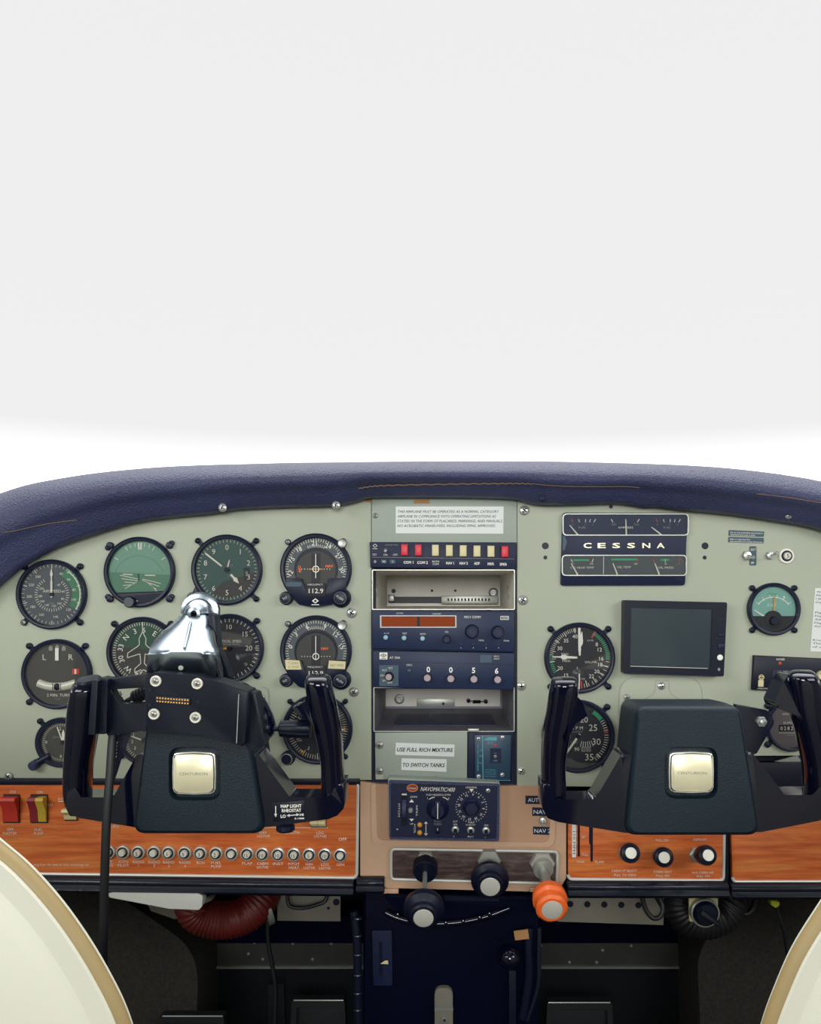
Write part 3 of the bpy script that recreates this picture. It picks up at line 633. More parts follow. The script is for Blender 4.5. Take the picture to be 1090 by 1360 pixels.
# VORs
def vor(cx, cy, nums, label, tape, freq='112.9'):
    def d(b, t):
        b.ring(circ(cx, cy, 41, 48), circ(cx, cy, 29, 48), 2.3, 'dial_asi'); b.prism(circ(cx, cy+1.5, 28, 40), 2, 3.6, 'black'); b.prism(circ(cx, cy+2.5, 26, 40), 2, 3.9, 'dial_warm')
        b.ticks(cx, cy, 36.5, 40.5, -105, 105, 43, .7, 2.6, 'mark'); b.ticks(cx, cy, 29, 33, -20, 20, 9, .7, 2.6, 'mark')
        for s_, a in nums: p = pol(cx, cy, 34.5, a); b.txt(s_, *p, 6, 'white', 2.7, rot=a*.6)
        b.prism([(cx-6, cy-21), (cx+6, cy-21), (cx+6, cy+26), (cx-6, cy+26)], 3.9, 4.1, 'dial')
        for k in range(-5, 6):
            if abs(k) > 1: b.prism(circ(cx+k*3.7, cy+(0 if tape == 0 else 7), .6, 6), 4.1, 4.4, 'white')
        if tape == 0:
            b.txt('NAV', cx+18, cy-4, 3.6, 'orange', 4.5, W=10, bold=1); b.txt('OFF', cx-21.5, cy, 3.6, 'orange', 4.5, W=9, rot=90, bold=1); b.line(cx-9, cy, cx+9, cy, 1, 4.5, 'amber')
        else: b.txt('NAV', cx+12, cy-3.5, 3.4, 'orange', 4.5, W=10, bold=1)
        b.ring(circ(cx, cy+(0 if tape == 0 else 7), 4.6, 20), circ(cx, cy+(0 if tape == 0 else 7), 3.5, 20), 4.6, 'white')
        # lower housing
        b.prism(rpoly([(cx-40, cy+12), (cx-18, cy+12), (cx-13, cy+31), (cx+14, cy+31), (cx+17, cy+12), (cx+42, cy+12), (cx+40, cy+30), (cx+22, cy+47), (cx+6, cy+50), (cx-6, cy+50), (cx-22, cy+47), (cx-36, cy+32)], [2, 2, 1, 1, 2, 3, 5, 4, 6, 6, 4, 5], 3), 2, 8, 'bezel', bev=.8)
        b.prism(rrect(cx-12, cy+18.5, cx+13.5, cy+36, 1), 7.5, 9, 'ink', bev=.3)
        b.txt('FREQUENCY', cx, cy+20.5, 2.2, 'mark', 9.3, W=20); b.prism(rrect(cx-11, cy+24.2, cx+11, cy+33, .5), 8, 9.3, 'dial'); b.txt(freq, cx+1, cy+28.7, 6, 'white', 9.6, W=19)
        if tape == 0:
            b.prism(rrect(cx-38, cy+17, cx-18, cy+23, 2.5), 7, 8.6, 'teal'); b.prism([(cx-4.5, cy+42, 0), (cx, cy+38.6, 0), (cx+4.5, cy+42, 0), (cx, cy+45.4, 0)], 8, 8.6, 'white'); b.prism(circ(cx, cy+42, 1.7, 10), 8, 8.9, 'ink'); b.line(cx-5, cy+47, cx+5, cy+47, 1, 8.4, 'white')
        else:
            b.prism(rpoly([(cx-40, cy+11), (cx-21, cy+12), (cx-18, cy+24), (cx-38.5, cy+24)], .6), 8, 8.8, 'cream'); b.prism(rpoly([(cx+18, cy+12), (cx+40, cy+13.5), (cx+39, cy+23.5), (cx+16.5, cy+22.5)], .6), 8, 8.8, 'cream')
            b.txt('T CONN', cx-29.5, cy+15.5, 2.6, 'markdim', 9, W=13); b.txt('EL PWR', cx-28.5, cy+20.5, 2.4, 'markdim', 9, W=14); b.txt('BAT WIRE', cx+28.5, cy+18.3, 3.2, 'markdim', 9, W=17)
    def odd(b):
        b.cyl(cx-39, cy+38.5, 9, 0, 7, 'bezel', 24, 1); b.cyl(cx+33.5, cy+38, 13, 0, 7, 'bezel', 24, 1)
    t = gauge(cx, cy, 47.5, label, 'dial', d, odd=odd, lugs=(314, 44), ld=1.09, lr=3.8, steelscrew=(314,), glass=False)
    needle(t, cx, cy+2, 0, 22, 1, w=5, hub=0, shape=[(-10, .45), (22, .45)], m='white')
    b = MB(); b.lathe((cx-39, cy+38.5, 5), (0, 0, 1), [(7.4, 0), (7.2, 8), (6.6, 9, 'steel'), (5.6, 9.2, 'bezel'), (.1, 9.2)], 'bezel', 24); b.txt('TST', cx-39, cy+38.5, 2.8, 'mark', 14.6, rot=-25); b.build('volume_knob', t)
    b = MB(); b.lathe((cx+33.5, cy+38, 5), (0, 0, 1), [(11.4, 0), (11, 5), (9, 6.5), (8.4, 12), (7.6, 13, 'steel'), (6.8, 13.2, 'bezel'), (.1, 13.2)], 'bezel', 28); b.txt('PUSH', cx+33.5, cy+38, 3, 'mark', 18.6, rot=30); b.build('course_knob', t)
    b = MB(); b.lathe((cx+35, cy-34, 2), (0, 0, 1), [(6.2, 0), (6, 6), (5, 7), (3, 6.6), (.1, 6.6)], 'steel', 20); b.build('fixing_knob', t)
    return t
vor(420, 756, (('12', -98), ('15', -68), ('18', -40), ('21', -4), ('24', 28), ('27', 60), ('30', 92)), 'upper course indicator with a red flag and frequency window 112.9', 0)
vor(420, 864.5, (('0', -80), ('3', -50), ('6', -20), ('9', 20), ('12', 50), ('15', 80)), 'lower course indicator with two handwritten tape labels', 1, '112.9')

# turn coordinator
def d_tc(b, t):
    cx, cy = 77, 895
    b.txt('L', cx-17, cy-22.5, 7.6, 'mark', 2.4); b.txt('R', cx+18, cy-22.5, 7.6, 'mark', 2.4)
    for dx, a in ((-9, -14), (-.5, 0), (9, 14)): x, y = pol(cx, cy, 35.5 if dx else 37, a); b.flat([(x-2.5, y+3.5), (x-2.5, y-1), (x, y-3.6), (x+2.5, y-1), (x+2.5, y+3.5)], 2.4, 'markdim')
    b.prism([(cx+20, cy-7, 0), (cx+29, cy-7, 0), (cx+29, cy, 0), (cx+20, cy, 0)], 2, 2.5, 'red'); b.prism(rrect(cx+23, cy-6.5, cx+25.5, cy, .4), 2, 2.7, 'mark')
    b.txt('2 MIN. TURN', cx+2, cy+28, 3.8, 'mark', 2.4, W=31); b.txt('D.C. ELEC', cx+1, cy+33, 2, 'markdim', 2.4, W=8)
    needle(t, cx, cy, 0, 34, 5, shape=[(18, 2.3), (34, 2.3), (34.5, 2)], hub=0, m='white', w=3)
t = gauge(77, 895, 46.5, 'turn indicator dial with L and R marks and a curved ball tube', 'dial_warm', d_tc, steelscrew=())
b = MB()
b.tube([(53, 906.5, 3), (64, 910.5, 3), (77, 911.8, 3), (90, 910.5, 3), (103, 906.5, 3)], 5.8, 'levelfluid', 12, 6); b.build('slip_tube', t)
b = MB(); b.lathe((79, 911.5, 4), (0, 0, 1), [(4.6, 0), (4.5, 4), (3, 5.6), (.1, 6)], 'black', 20); b.line(73.6, 906.5, 74.2, 917.5, .7, 8.8, 'black'); b.line(84.4, 906.5, 84.2, 917.5, .7, 8.8, 'black'); b.build('slip_ball', t)

# heading gyro
def d_dg(b, t):
    cx, cy = 190, 866
    b.flat([pol(cx, cy, 40.3, a) for a in range(-78, 92, 8)], 2.15, 'dial_green_reflection')  # green glass reflection painted onto the upper part of the face
    b.ticks(cx, cy, 35.5, 39.5, -6, 349, 72, .8, 2.5, 'mark')
    for s_, a in (('3', -20), ('6', 4), ('E', 34), ('N', -48), ('33', -78), ('30', -108), ('W', -140), ('24', -170)): p = pol(cx, cy, 29.5, a); b.txt(s_, *p, 7, 'white', 2.6, rot=a)
    pl = [(0, -38), (0, -26), (-4, -17), (-3.5, -10), (-6, -7), (-17, 1), (-17.5, 7), (-3, 2), (-2, 14), (-9, 21), (-9, 26), (-2, 22), (-.5, 24), (1, 22), (8, 26), (8, 21), (2, 14), (3, 2), (17.5, 7), (17, 1), (6, -7), (3.5, -10), (4, -17), (0, -26)]
    b.pline([(cx+x*1.15+.5, cy+y*1.05, 0) for x, y in pl], 1.1, 3.4, 'mark')
gauge(190, 866, 47, 'heading gyro with a painted green reflection and a white aeroplane outline, half hidden by the device mount', 'dial_warm', d_dg, steelscrew=())
# VSI
def d_vsi(b, t):
    cx, cy = 305, 861
    b.ticks(cx, cy, 35, 39.5, -170, 170, 41, .9, 2.4, 'mark'); around(b, cx, cy, 28.5, (('10', 0), ('15', 48), ('10', 180), ('5', 225), ('5', 315)), 6.4, 'mark', 2.5); b.txt('20', cx+26, cy-.5, 6.8, 'mark', 2.5); b.line(cx+34, cy-.5, cx+39.5, cy-.5, 1, 2.6, 'mark'); b.txt('15', cx+22, cy+21, 3.6, 'mark', 2.5, rot=45)
    b.txt('VERTICAL SPEED', cx-1, cy-9.5, 3.6, 'mark', 2.4, W=34); b.txt('100 FEET PER MINUTE', cx, cy-5.5, 1.8, 'markdim', 2.4, W=27)
    needle(t, cx, cy, 270, 34, 3, m='amber', shape=[(-3, 1.3), (8, 1.3), (30, .9), (34, .2)])
gauge(305, 861, 46, 'vertical speed dial marked 10 and 20, right of the silver hood', 'dial_blue', d_vsi, lugs=(45, 135), ld=1.12)
# ADF
def d_adf(b, t):
    cx, cy = 422, 968
    b.ring(circ(cx, cy, 41, 48), circ(cx, cy, 29, 48), 2.2, 'dial'); b.ticks(cx, cy, 34, 40, 5, 355, 71, .6, 2.5, 'mark'); b.ticks(cx, cy, 32, 40, 0, 330, 12, .9, 2.6, 'mark')
    for s_, a in (('0', -58), ('3', -82), ('6', 38), ('9', 64), ('15', 98), ('12', 160), ('5', 205), ('27', -120)): p = pol(cx, cy, 28, a); b.txt(s_, *p, 4.4, 'mark', 2.5, rot=a+180)
    for a in (-90, 90, 215): p = pol(cx, cy, 36, a); q = [pol(p[0], p[1], 3, a+k*120) for k in range(3)]; b.flat(q, 2.8, 'amber')
    needle(t, cx, cy, 150, 30, 3, shape=[(-26, 1), (20, 1), (24, 3), (32, .2)], m='mark')
def adf_odd(b): b.cyl(383, 1006, 9.5, 0, 6, 'bezel', 24, 1)
t = gauge(422, 968, 46.5, 'dark radio compass dial behind the right grip of the left yoke', 'dial_blue', d_adf, odd=adf_odd, lugs=(315, 45, 135), ld=1.12, lr=3.4)
b = MB(); b.lathe((383, 1006, 4), (0, 0, 1), [(8, 0), (7.6, 9), (6.6, 10.2, 'steel'), (5.4, 10.3, 'bezel'), (5, 9.6), (.1, 9.6)], 'bezel', 28); b.build('course_knob', t)
# clock and small dial
def d_clk(b, t):
    cx, cy = 82, 985.5
    b.ticks(cx, cy, 21.5, 25, 0, 354, 60, .5, 2.4, 'mark'); b.txt('12', cx-2, cy-18, 4.4, 'mark', 2.5); b.txt('3', cx+19, cy, 4.4, 'mark', 2.5); b.txt('6', cx, cy+18, 4.4, 'mark', 2.5); b.txt('9', cx-19.5, cy, 4.4, 'mark', 2.5); b.txt('ELECTRIC', cx-5, cy-7, 2, 'markdim', 2.4, W=11)
    needle(t, cx+3, cy, -20, 19, 2, m='white', shape=[(-2, .7), (21, .7), (22, .2)]); needle(t, cx+3, cy, 2, 15, 3, m='white', hub=0, w=3, shape=[(2, 1.6), (12, 1.8), (17, .2)])
def clk_odd(b): b.tube([(68, 1003, 3), (52, 1012, 5)], 5, 'bezel', 12, 0)
t = gauge(82, 985.5, 33, 'small clock at the bottom of the left column, behind the left yoke', 'dial_warm', d_clk, odd=clk_odd, ri=.79, lugs=(315,), ld=1.2, lr=3.8)
b = MB(); b.lathe((50, 1013.5, 2), (-.3, .3, 1), [(6.4, 0), (6.4, 8), (5.8, 10), (.1, 10.4)], 'leather', 22); b.build('winding_knob', t)
def d_sm(b, t):
    cx, cy = 192, 983
    b.ticks(cx, cy, 21.5, 25.5, -150, 150, 40, .7, 2.4, 'mark'); around(b, cx, cy, 15.5, (('1', -60), ('2', -95), ('3', -130), ('5', 40)), 4.4, 'mark', 2.5); needle(t, cx, cy, -70, 18, 2)
gauge(192, 983, 32, 'small dial mostly hidden behind the left yoke hub, below the heading gyro', 'dial_warm', d_sm, ri=.83, lugs=(235,), ld=1.15, lr=3.6)
# manifold pressure / fuel flow
def d_mp(b, t):
    cx, cy = 769, 873.5
    b.ticks(cx, cy, 35, 39.8, -112, -8, 27, .7, 2.4, 'mark'); b.ticks(cx, cy, 35, 39.8, -120, -88, 9, 1.1, 2.6, 'green'); b.ticks(cx, cy, 33, 39.8, -120, -10, 6, .9, 2.5, 'mark')
    b.ticks(cx, cy, 35, 39.8, 30, 92, 16, 1.4, 2.6, 'green'); b.ticks(cx, cy, 35, 39.8, 98, 170, 9, .7, 2.4, 'mark'); b.ticks(cx, cy, 31, 39.8, 108, 165, 4, 1, 2.5, 'mark')
    b.tick(cx, cy, 31, 40.5, 31, 2, 2.8, 'red'); b.tick(cx, cy, 31, 40.5, 176, 2.2, 2.8, 'red')
    around(b, cx, cy, 29, (('20', -118), ('30', -64), ('35', -38), ('40', -12), ('8', 52), ('12', 68), ('16', 92), ('18', 108), ('20', 128), ('22', 147), ('15', -143)), 5, 'white', 2.5)
    b.txt('25', cx-34, cy, 4, 'mark', 2.5); b.txt('MAN.', cx-19, cy-5, 3, 'mark', 2.4); b.txt('PRESS.', cx-17, cy+4, 3, 'mark', 2.4); b.txt('GAL/HR', cx+15, cy+5.5, 3, 'mark', 2.4, W=16); b.txt('6.5 PSI', cx+14, cy-23, 2.2, 'mark', 2.4, W=8); b.txt('4.5 PSI', cx+3, cy+28, 2.2, 'mark', 2.4, W=8); b.line(cx-3, cy+12, cx-3, cy+15, .7, 2.4, 'mark')
    needle(t, cx-6, cy-.5, 272, 29, 3.4, m='white', shape=[(-3, 1), (0, 1.4), (10, 1.6), (13, 3.2), (17, 3), (19, 1), (30, .6)], hub=0, w=3); needle(t, cx, cy-5, -1, 34, 3, m='white', shape=[(-2, 1), (6, 1.8), (34, 1.6), (35, 1)], hub=0, w=3.8); needle(t, cx, cy-5, 6, 30, 3, m='white', shape=[(10, .8), (14, 2.6), (18, 2.6), (30, .4)], hub=0, w=3.2)
    needle(t, cx, cy, 181, 20, 2, m='white', shape=[(21, .8), (41, .8), (41.5, .5)], hub=0, w=3.4)
gauge(769, 873.5, 47, 'manifold pressure dial with white hands, above the left grip of the right yoke', 'dial', d_mp, cat='engine gauge', lugs=(315, 45, 135, 225), ld=1.15)
def d_ta(b, t):
    cx, cy = 767, 977.5
    b.ticks(cx, cy, 35, 40.5, 38, 142, 22, .9, 2.4, 'mark'); b.ticks(cx, cy, 35, 40.5, 34, 52, 6, 2.6, 2.6, 'green'); b.tick(cx, cy, 35, 40.5, 81, 2.6, 2.8, 'red'); b.tick(cx, cy, 34, 40.5, 133, 2.4, 2.8, 'mark')
    b.txt('20', cx+8, cy-22, 7.6, 'mark', 2.5); b.txt('25', cx+20, cy-11.5, 8.6, 'mark', 2.5); b.txt('30', cx+24.5, cy+7, 8.6, 'mark', 2.5); b.txt('35', cx+15, cy+27.5, 8.8, 'mark', 2.5)
    b.txt('R P M', cx-1, cy-11, 4.4, 'mark', 2.4, W=15); b.txt('HUNDREDS', cx-1, cy-6, 2, 'markdim', 2.4, W=14); b.txt('HOURS', cx-5, cy+8, 2.4, 'markdim', 2.4, W=9)
    b.txt('90', cx-1.5, cy+17, 4.8, 'mark', 2.5); b.prism(rrect(cx+4.5, cy+13.5, cx+10, cy+20.5, .4), 2, 2.5, 'wire'); b.prism(rrect(cx+11, cy+13.5, cx+17, cy+20.5, .4), 2, 2.5, 'wire'); b.txt('4', cx+7.3, cy+17, 4.6, 'ink', 2.8); b.txt('3', cx+14, cy+17, 4.6, 'ink', 2.8)
    b.ticks(cx+10, cy-12, 19, 27, 158, 195, 6, .7, 2.4, 'mark')
    needle(t, cx, cy, 215, 30, 3)
gauge(767, 977.5, 48.5, 'rev counter dial marked 25, 30 and 35, behind the left grip of the right yoke', 'dial_blue', d_ta, cat='engine gauge', lugs=(45, 138), ld=1.13)
# EGT
def d_egt(b, t):
    cx, cy = 1026, 809
    b.flat([pol(cx, cy, 29.5, a) for a in range(-108, 109, 8)], 2.15, 'tealface')
    b.arc(cx, cy+10, 25.5, 26.5, -50, 50, 2.4, 'white', 14); b.ticks(cx, cy+10, 24.5, 30, -50, 50, 6, .7, 2.5, 'white'); b.prism(circ(1040, 793, 1.2, 10), 2, 2.6, 'white')
    b.txt('Alcor', cx, 788.5, 3.6, 'green', 2.5, W=14, it=.5); b.txt('EGT', cx-2, 803.5, 3.8, 'mark', 2.5, W=12); b.txt('25 F PER DIV', cx, 809, 1.8, 'markdim', 2.5, W=15)
    needle(t, cx-2, cy+17, -56, 25, 2, m='white', hub=0, w=3, shape=[(8, 1.2), (29, .5)]); needle(t, cx-1, cy+16, 4, 30, 2, m='amber', hub=0, w=3.4, shape=[(6, .8), (33, .8)])
    b.prism(rpoly([pol(cx, cy, 29.5, a) for a in range(108, 253, 8)], 0), 2, 4.4, 'ink'); b.cyl(cx-1, cy+14, 12, 2, 4.8, 'ink', 28, .6); b.prism(circ(cx-1, cy+25, 1.3, 8), 4.4, 4.7, 'black')
t = gauge(1026, 809, 35, 'exhaust temperature gauge with a teal half-moon face at the right of the panel', 'dial', d_egt, cat='engine gauge', ri=.85, ld=1.13, lr=3.9)
b = MB(); b.lathe((1025, 824.5, 4), (0, 0, 1), [(6, 0), (5.7, 4), (5, 5), (.1, 5)], 'black', 20); b.line(1022, 821.5, 1028, 827.5, 1, 9.3, 'navy'); b.build('adjuster_screw', t)
# hour meter
def d_hb(b, t):
    cx, cy = 1049, 963
    b.txt('HOUR METER', cx-1, cy-15, 2.6, 'mark', 2.4, W=20, it=.2); b.txt('ELAPSED', cx-2, cy-3.5, 2.8, 'mark', 2.4, W=15); b.prism(rrect(cx-16, cy-.5, cx+14, cy+8, 1), 2, 2.6, 'black'); b.txt('HOURS', cx-1, cy+12.5, 1.8, 'markdim', 2.4, W=9)
    for k in range(6): b.txt('02820'[k % 5], cx-12.5+k*4.6, cy+3.8, 5, 'mark', 2.9, W=3)
    b.line(cx-16, cy+10, cx+12, cy+10, .5, 2.4, 'mark')
gauge(1049, 963, 34.5, 'round hour meter with a brown face behind the right grip of the right yoke', 'hobbs', d_hb, cat='hour meter', ri=.86, lugs=(230, 310), ld=1.16, lr=4)

# ================================================================ FUEL / AMP / OIL CLUSTER
t = thing('gauge_cluster', (829, 778, 0), 'navy fuel, ammeter and oil gauge cluster with two chrome-rimmed windows', 'gauge cluster')
b = MB(); b.prism(rpoly([(746.5, 681), (913, 681.5), (910, 722), (908.5, 777.5), (743.5, 778), (745, 728)], [5, 5, 0, 4, 4, 0]), 0, 4, 'navy', bev=1)
for k, ch in enumerate('CESSNA'):
    cx = (779.2, 798, 817.3, 837, 857, 876)[k]; b.txt(ch, cx, 724.7, 6.6, 'gold', 4.4, W=10.6, bold=1)
b.flat([(747, 712), (749, 712), (752, 720), (749, 731), (746.5, 731)], 4.15, 'teal')
b.build('housing', t)
for (x0, y0, x1, y1) in ((746, 682.5, 912.5, 711.8), (745, 737.2, 910, 765)):
    b = MB(); b.frame(rrect(x0, y0, x1, y1, 6, 5), rrect(x0+1.3, y0+1.3, x1-1.3, y1-1.3, 4.9, 5), 3.5, 6.6, 'alu', wi=4.5); b.build('chrome_rim', t)
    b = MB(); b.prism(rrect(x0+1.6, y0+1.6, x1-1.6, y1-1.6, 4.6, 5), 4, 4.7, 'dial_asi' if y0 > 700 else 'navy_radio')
    if y0 < 700:
        for ox in (0, 112):
            b.line(758+ox, 690, 759.5+ox, 694, .9, 5, 'red')
            for k, (x, a) in enumerate(((768.5, 1), (776.5, 0), (782, -1), (787.5, -2.5))): b.line(x+ox, 694, x+ox-a, 690, .9, 5, 'mark')
            for s_, x in (('E', 759.5), ('½', 776), ('F', 786.5)): b.txt(s_, x+ox, 697, 2.2, 'markdim', 5)
            b.txt('FUEL', 772.5+ox, 701, 2.6, 'markdim', 5, W=10)
        b.line(810.3, 690, 813, 694, 1, 5, 'mark'); b.line(847.5, 690, 845, 694, 1, 5, 'mark'); b.line(829.5, 690, 829.5, 694, .8, 5, 'mark'); b.txt('DIS', 814, 697, 2.4, 'markdim', 5, W=6); b.txt('CHG', 844, 697, 2.4, 'markdim', 5, W=7); b.txt('AMPERES', 829.5, 701, 2.6, 'mark', 5, W=20)
    else:
        b.prism(rrect(760, 743, 782, 745.3, .2), 4.7, 5, 'green'); b.line(757.3, 743, 759.5, 747.5, 1, 5, 'mark'); b.line(787, 742.5, 785, 747, .9, 5, 'mark'); b.line(781.5, 742.5, 782, 747, 1, 5, 'red'); b.txt('200', 760, 749, 2.2, 'markdim', 5); b.txt('500', 784.5, 749, 2.2, 'mark', 5); b.txt('CYL HEAD TEMP', 772, 754, 2.6, 'mark', 5, W=31)
        b.line(800.6, 739, 800.2, 763, .7, 5, 'white')
        b.prism(rrect(810.5, 742, 845.5, 744.5, .2), 4.7, 5, 'green'); b.line(845.5, 742, 845.5, 746, 1, 5, 'red'); b.txt('240', 843, 749, 2.4, 'mark', 5); b.txt('OIL TEMP', 827.5, 753.3, 2.8, 'mark', 5, W=18)
        b.prism(rrect(876, 742.5, 887, 745, .2), 4.7, 5, 'green'); b.line(865.5, 743, 868, 748, 1, 5, 'red'); b.line(882, 743, 882, 747, .7, 5.2, 'mark'); b.line(901.5, 742, 899.5, 746.5, 1, 5, 'red'); b.txt('50', 882.5, 749, 2.2, 'mark', 5); b.txt('100', 899.5, 749, 2.2, 'markdim', 5); b.txt('OIL PRESS', 882.5, 754, 2.6, 'mark', 5, W=21)
    b.build('gauge_face', t)
    for (xa, ya, xb, yb) in ((((755.5, 698, 766.2, 710.5), (829.6, 690.5, 830.3, 710.5), (863.5, 700.5, 876.5, 710.5))) if y0 < 700 else ((757.5, 748.5, 766, 763.5), (812.5, 748, 818.5, 763.5), (868, 748.5, 874, 763.5))):
        b = MB(); dx, dy = xb-xa, yb-ya; L = math.hypot(dx, dy); nx, ny = -dy/L*.95, dx/L*.95
        b.prism([(xa+nx*.6, ya+ny*.6), (xb+nx, yb+ny), (xb-nx, yb-ny), (xa-nx*.6, ya-ny*.6)], 5.4, 5.9, 'mark'); b.build('needle', t)
    b = MB(); b.prism(rrect(x0+1.6, y0+1.6, x1-1.6, y1-1.6, 4.6, 5), 6.2, 6.5, 'glass'); b.build('glass', t)

# ================================================================ DISPLAY SCREEN
t = thing('display_unit', (896, 898, 0), 'black flat display screen in the middle of the right panel, switched off', 'screen')
q = [A(x, y, 18)[:2] for x, y in ((829, 797), (965.5, 800), (961, 898.5), (827.5, 894.5))]
qi = [A(x, y, 18)[:2] for x, y in ((838, 807), (946, 809), (943, 888.5), (836.5, 885.5))]
b = MB(); b.prism(rpoly(q, 2.5), 0, 15, 'black', bev=1.2, mside='black'); b.frame(rpoly(q, 2.5), rpoly(qi, 1.5), 15, 18, 'black', wi=15.2)
b.build('case', t)
b = MB(); b.prism(rpoly(qi, 1.5), 14, 16, 'screen'); b.build('screen', t)
b = MB(); b.pline([(qi[3][0]+.5, qi[3][1]-.6, 0), (qi[2][0]-3, qi[2][1]-.6, 0)], .6, 16.3, 'mark'); b.build('screen_edge', t)
for x, y, r in ((956, 873.3, 3.9),):
    q_ = A(x, y, 18); b = MB(); b.lathe((q_[0], q_[1], 18), (0, 0, 1), [(r, 0), (r*.9, .5), (.1, .8)], 'whitelamp', 20); b.build('light_sensor', t, label='round white light sensor')
q_ = A(954.5, 889, 18); b = MB(); b.prism([(q_[0]-2, q_[1]), (q_[0], q_[1]-2.4), (q_[0]+2, q_[1]), (q_[0], q_[1]+2.4)], 18, 18.3, 'steel'); b.build('marking', t)
q_ = A(957, 826, 18); b = MB(); b.frame(circ(q_[0], q_[1], 4.6, 20), circ(q_[0], q_[1], 3.7, 20), 18, 18.7, 'ink'); b.build('button', t)
for y in (842, 855):
    q_ = A(953, y, 18); q2 = A(962, y+(3 if y < 850 else 7), 18); b = MB(); b.box(*q_[:2], *q2[:2], 17, 19.2, 'navy', bev=.5); b.build('button', t)

# ================================================================ RIGHT PANEL DETAILS
b = MB(); b.prism(rpoly([(967.5, 704), (1014.5, 706), (1013.8, 713), (967, 711.5)], 1), 0, .7, 'teal')
b.txt('Do not rely on fuel flow instruments to', 969.5, 707, 2.1, 'white', .9, W=43, al='l', rot=1.8); b.txt('determine fuel levels in tanks.', 969.5, 709.9, 2.1, 'white', .9, W=33, al='l', rot=1.8)
b.build('placard', label='upper of two tiny grey placards at the right end of the panel', cat='placard')
b = MB(); b.prism(rpoly([(967, 713), (1014, 714.5), (1013.5, 721.8), (966.5, 720.3)], 1), 0, .7, 'teal')
b.txt('Refer to original fuel flow', 969, 715.9, 2.1, 'white', .9, W=27, al='l', rot=1.8); b.txt('instrumentation for primary information', 969, 718.8, 2.1, 'white', .9, W=43, al='l', rot=1.8)
b.build('placard', label='lower of two tiny grey placards at the right end of the panel', cat='placard')
b = MB(); b.prism(rrect(994.8, 725.5, 1004, 751, 2), 0, .7, 'teal'); b.txt('EXT', 999.8, 730, 2.8, 'white', .9, W=6.5); b.txt('INT', 999.5, 739, 2.2, 'markdim', .9); b.txt('PP', 999, 747.7, 2.8, 'white', .9); b.build('label_strip', label='small upright dark label behind the left toggle switch at the right of the panel', cat='label')
def toggle_sw(x, y, r, label, lean):
    t = thing('toggle_switch', (x, y+r, 0), label, 'switch')
    b = MB(); b.lathe((x, y, .8), (0, 0, 1), [(r, 0), (r, 2), (r*.9, 3)], 'steel', 6); b.lathe((x, y, 2), (0, 0, 1), [(r*.7, 0), (r*.7, 4), (r*.45, 4.4)], 'chrome', 20); b.build('collar', t)
    b = MB(); b.lathe((x, y, 5), lean, [(r*.3, 0), (r*.28, 4), (r*.4, 9), (r*.34, 11), (.1, 11.6)], 'chrome', 16); b.build('lever', t); return t
toggle_sw(991, 738, 6.6, 'larger toggle switch beside the upright dark label on the right panel', (.5, .35, 1)); toggle_sw(1021.5, 738, 5.8, 'smaller toggle switch left of the white ringed breaker', (.5, -.35, 1))
t = thing('circuit_breaker', (1043.5, 749, 0), 'white ringed breaker button marked 5 at the right end of the panel', 'circuit breaker')
b = MB(); b.lathe((1043.5, 738.5, 0), (0, 0, 1), [(10.2, 0), (10.2, 2), (9.6, 3), (7.4, 3.2), (7.3, 2.9, 'black'), (4.8, 2.9, 'black')], 'white', 36); b.build('collar', t)
b = MB(); b.lathe((1043.5, 738.5, 2), (0, 0, 1), [(4.8, 0), (4.7, 3.5), (4.2, 4.3), (.1, 4.4)], 'mark', 24); b.txt('5', 1043.7, 738.5, 5.4, 'ink', 6.7); b.build('button', t)
b = MB(); b.prism([(1082, 781), (1240, 787), (1234, 871), (1075.5, 865)], 0, .7, 'label_white')
for i, (s_, W_) in enumerate((('WARNING', 26), ('Maximum speed', 40), ('138 MPH with flaps', 44), ('Design speed', 35), ('', 0), ('', 0), ('Flight controls', 40), ('Flaps up 120', 35), ('Altitude loss', 38), ('Flap extension', 42), ('Airplane limits', 42), ('', 0), ('', 0), ('', 0), ('Known icing', 35), ('This airplane', 40), ('of original', 32))):
    if s_: b.txt(s_, 1084-i*.36, 785.5+i*4.55+.6, 2.5, 'ink', .9, W=W_, al='l', rot=1.5, it=.15)
b.build('placard', label='white typed placard cut off by the right edge of the photo', cat='placard')
t = thing('power_unit', (1060, 916, 0), 'black unit marked POWER with a small red lamp, behind the right yoke right grip', 'avionics unit')
b = MB(); b.prism([(999, 870), (1130, 876), (1126, 922), (996.5, 915.5)], 0, 6, 'black', bev=.8); b.txt('POWER', 1034, 875.3, 2.6, 'white', 6.3, W=11); b.prism(rrect(1023, 889, 1046, 902.5, 1.5), 6, 7, 'navy', bev=.4); b.prism(rrect(1025, 890.5, 1044, 901, 1), 7, 7.2, 'ink')
b.prism(rpoly([(1004.5, 902.5), (1011.5, 902.8), (1011.2, 911.5), (1004.2, 911.2)], .3), 6, 6.4, 'cream'); b.ring(circ(1008.5, 899, 3.7, 20), circ(1008.5, 899, 2.6, 20), 6.5, 'cream'); b.line(1006, 897.8, 1011, 898.2, .8, 6.5, 'cream'); b.line(1006, 900, 1011, 900.4, .8, 6.5, 'cream')
b.txt('FM', 1029.5, 909.3, 3, 'white', 6.3, W=6.5); b.txt('OPERATION INSTRUMENTS', 1020, 913.9, 1.9, 'mark', 6.3, W=34, rot=.8); b.build('faceplate', t)
b = MB(); b.lathe((1033, 880.5, 6), (0, 0, 1), [(2.3, 0), (2, 1), (.1, 1.6)], 'red', 14); b.build('lamp', t)
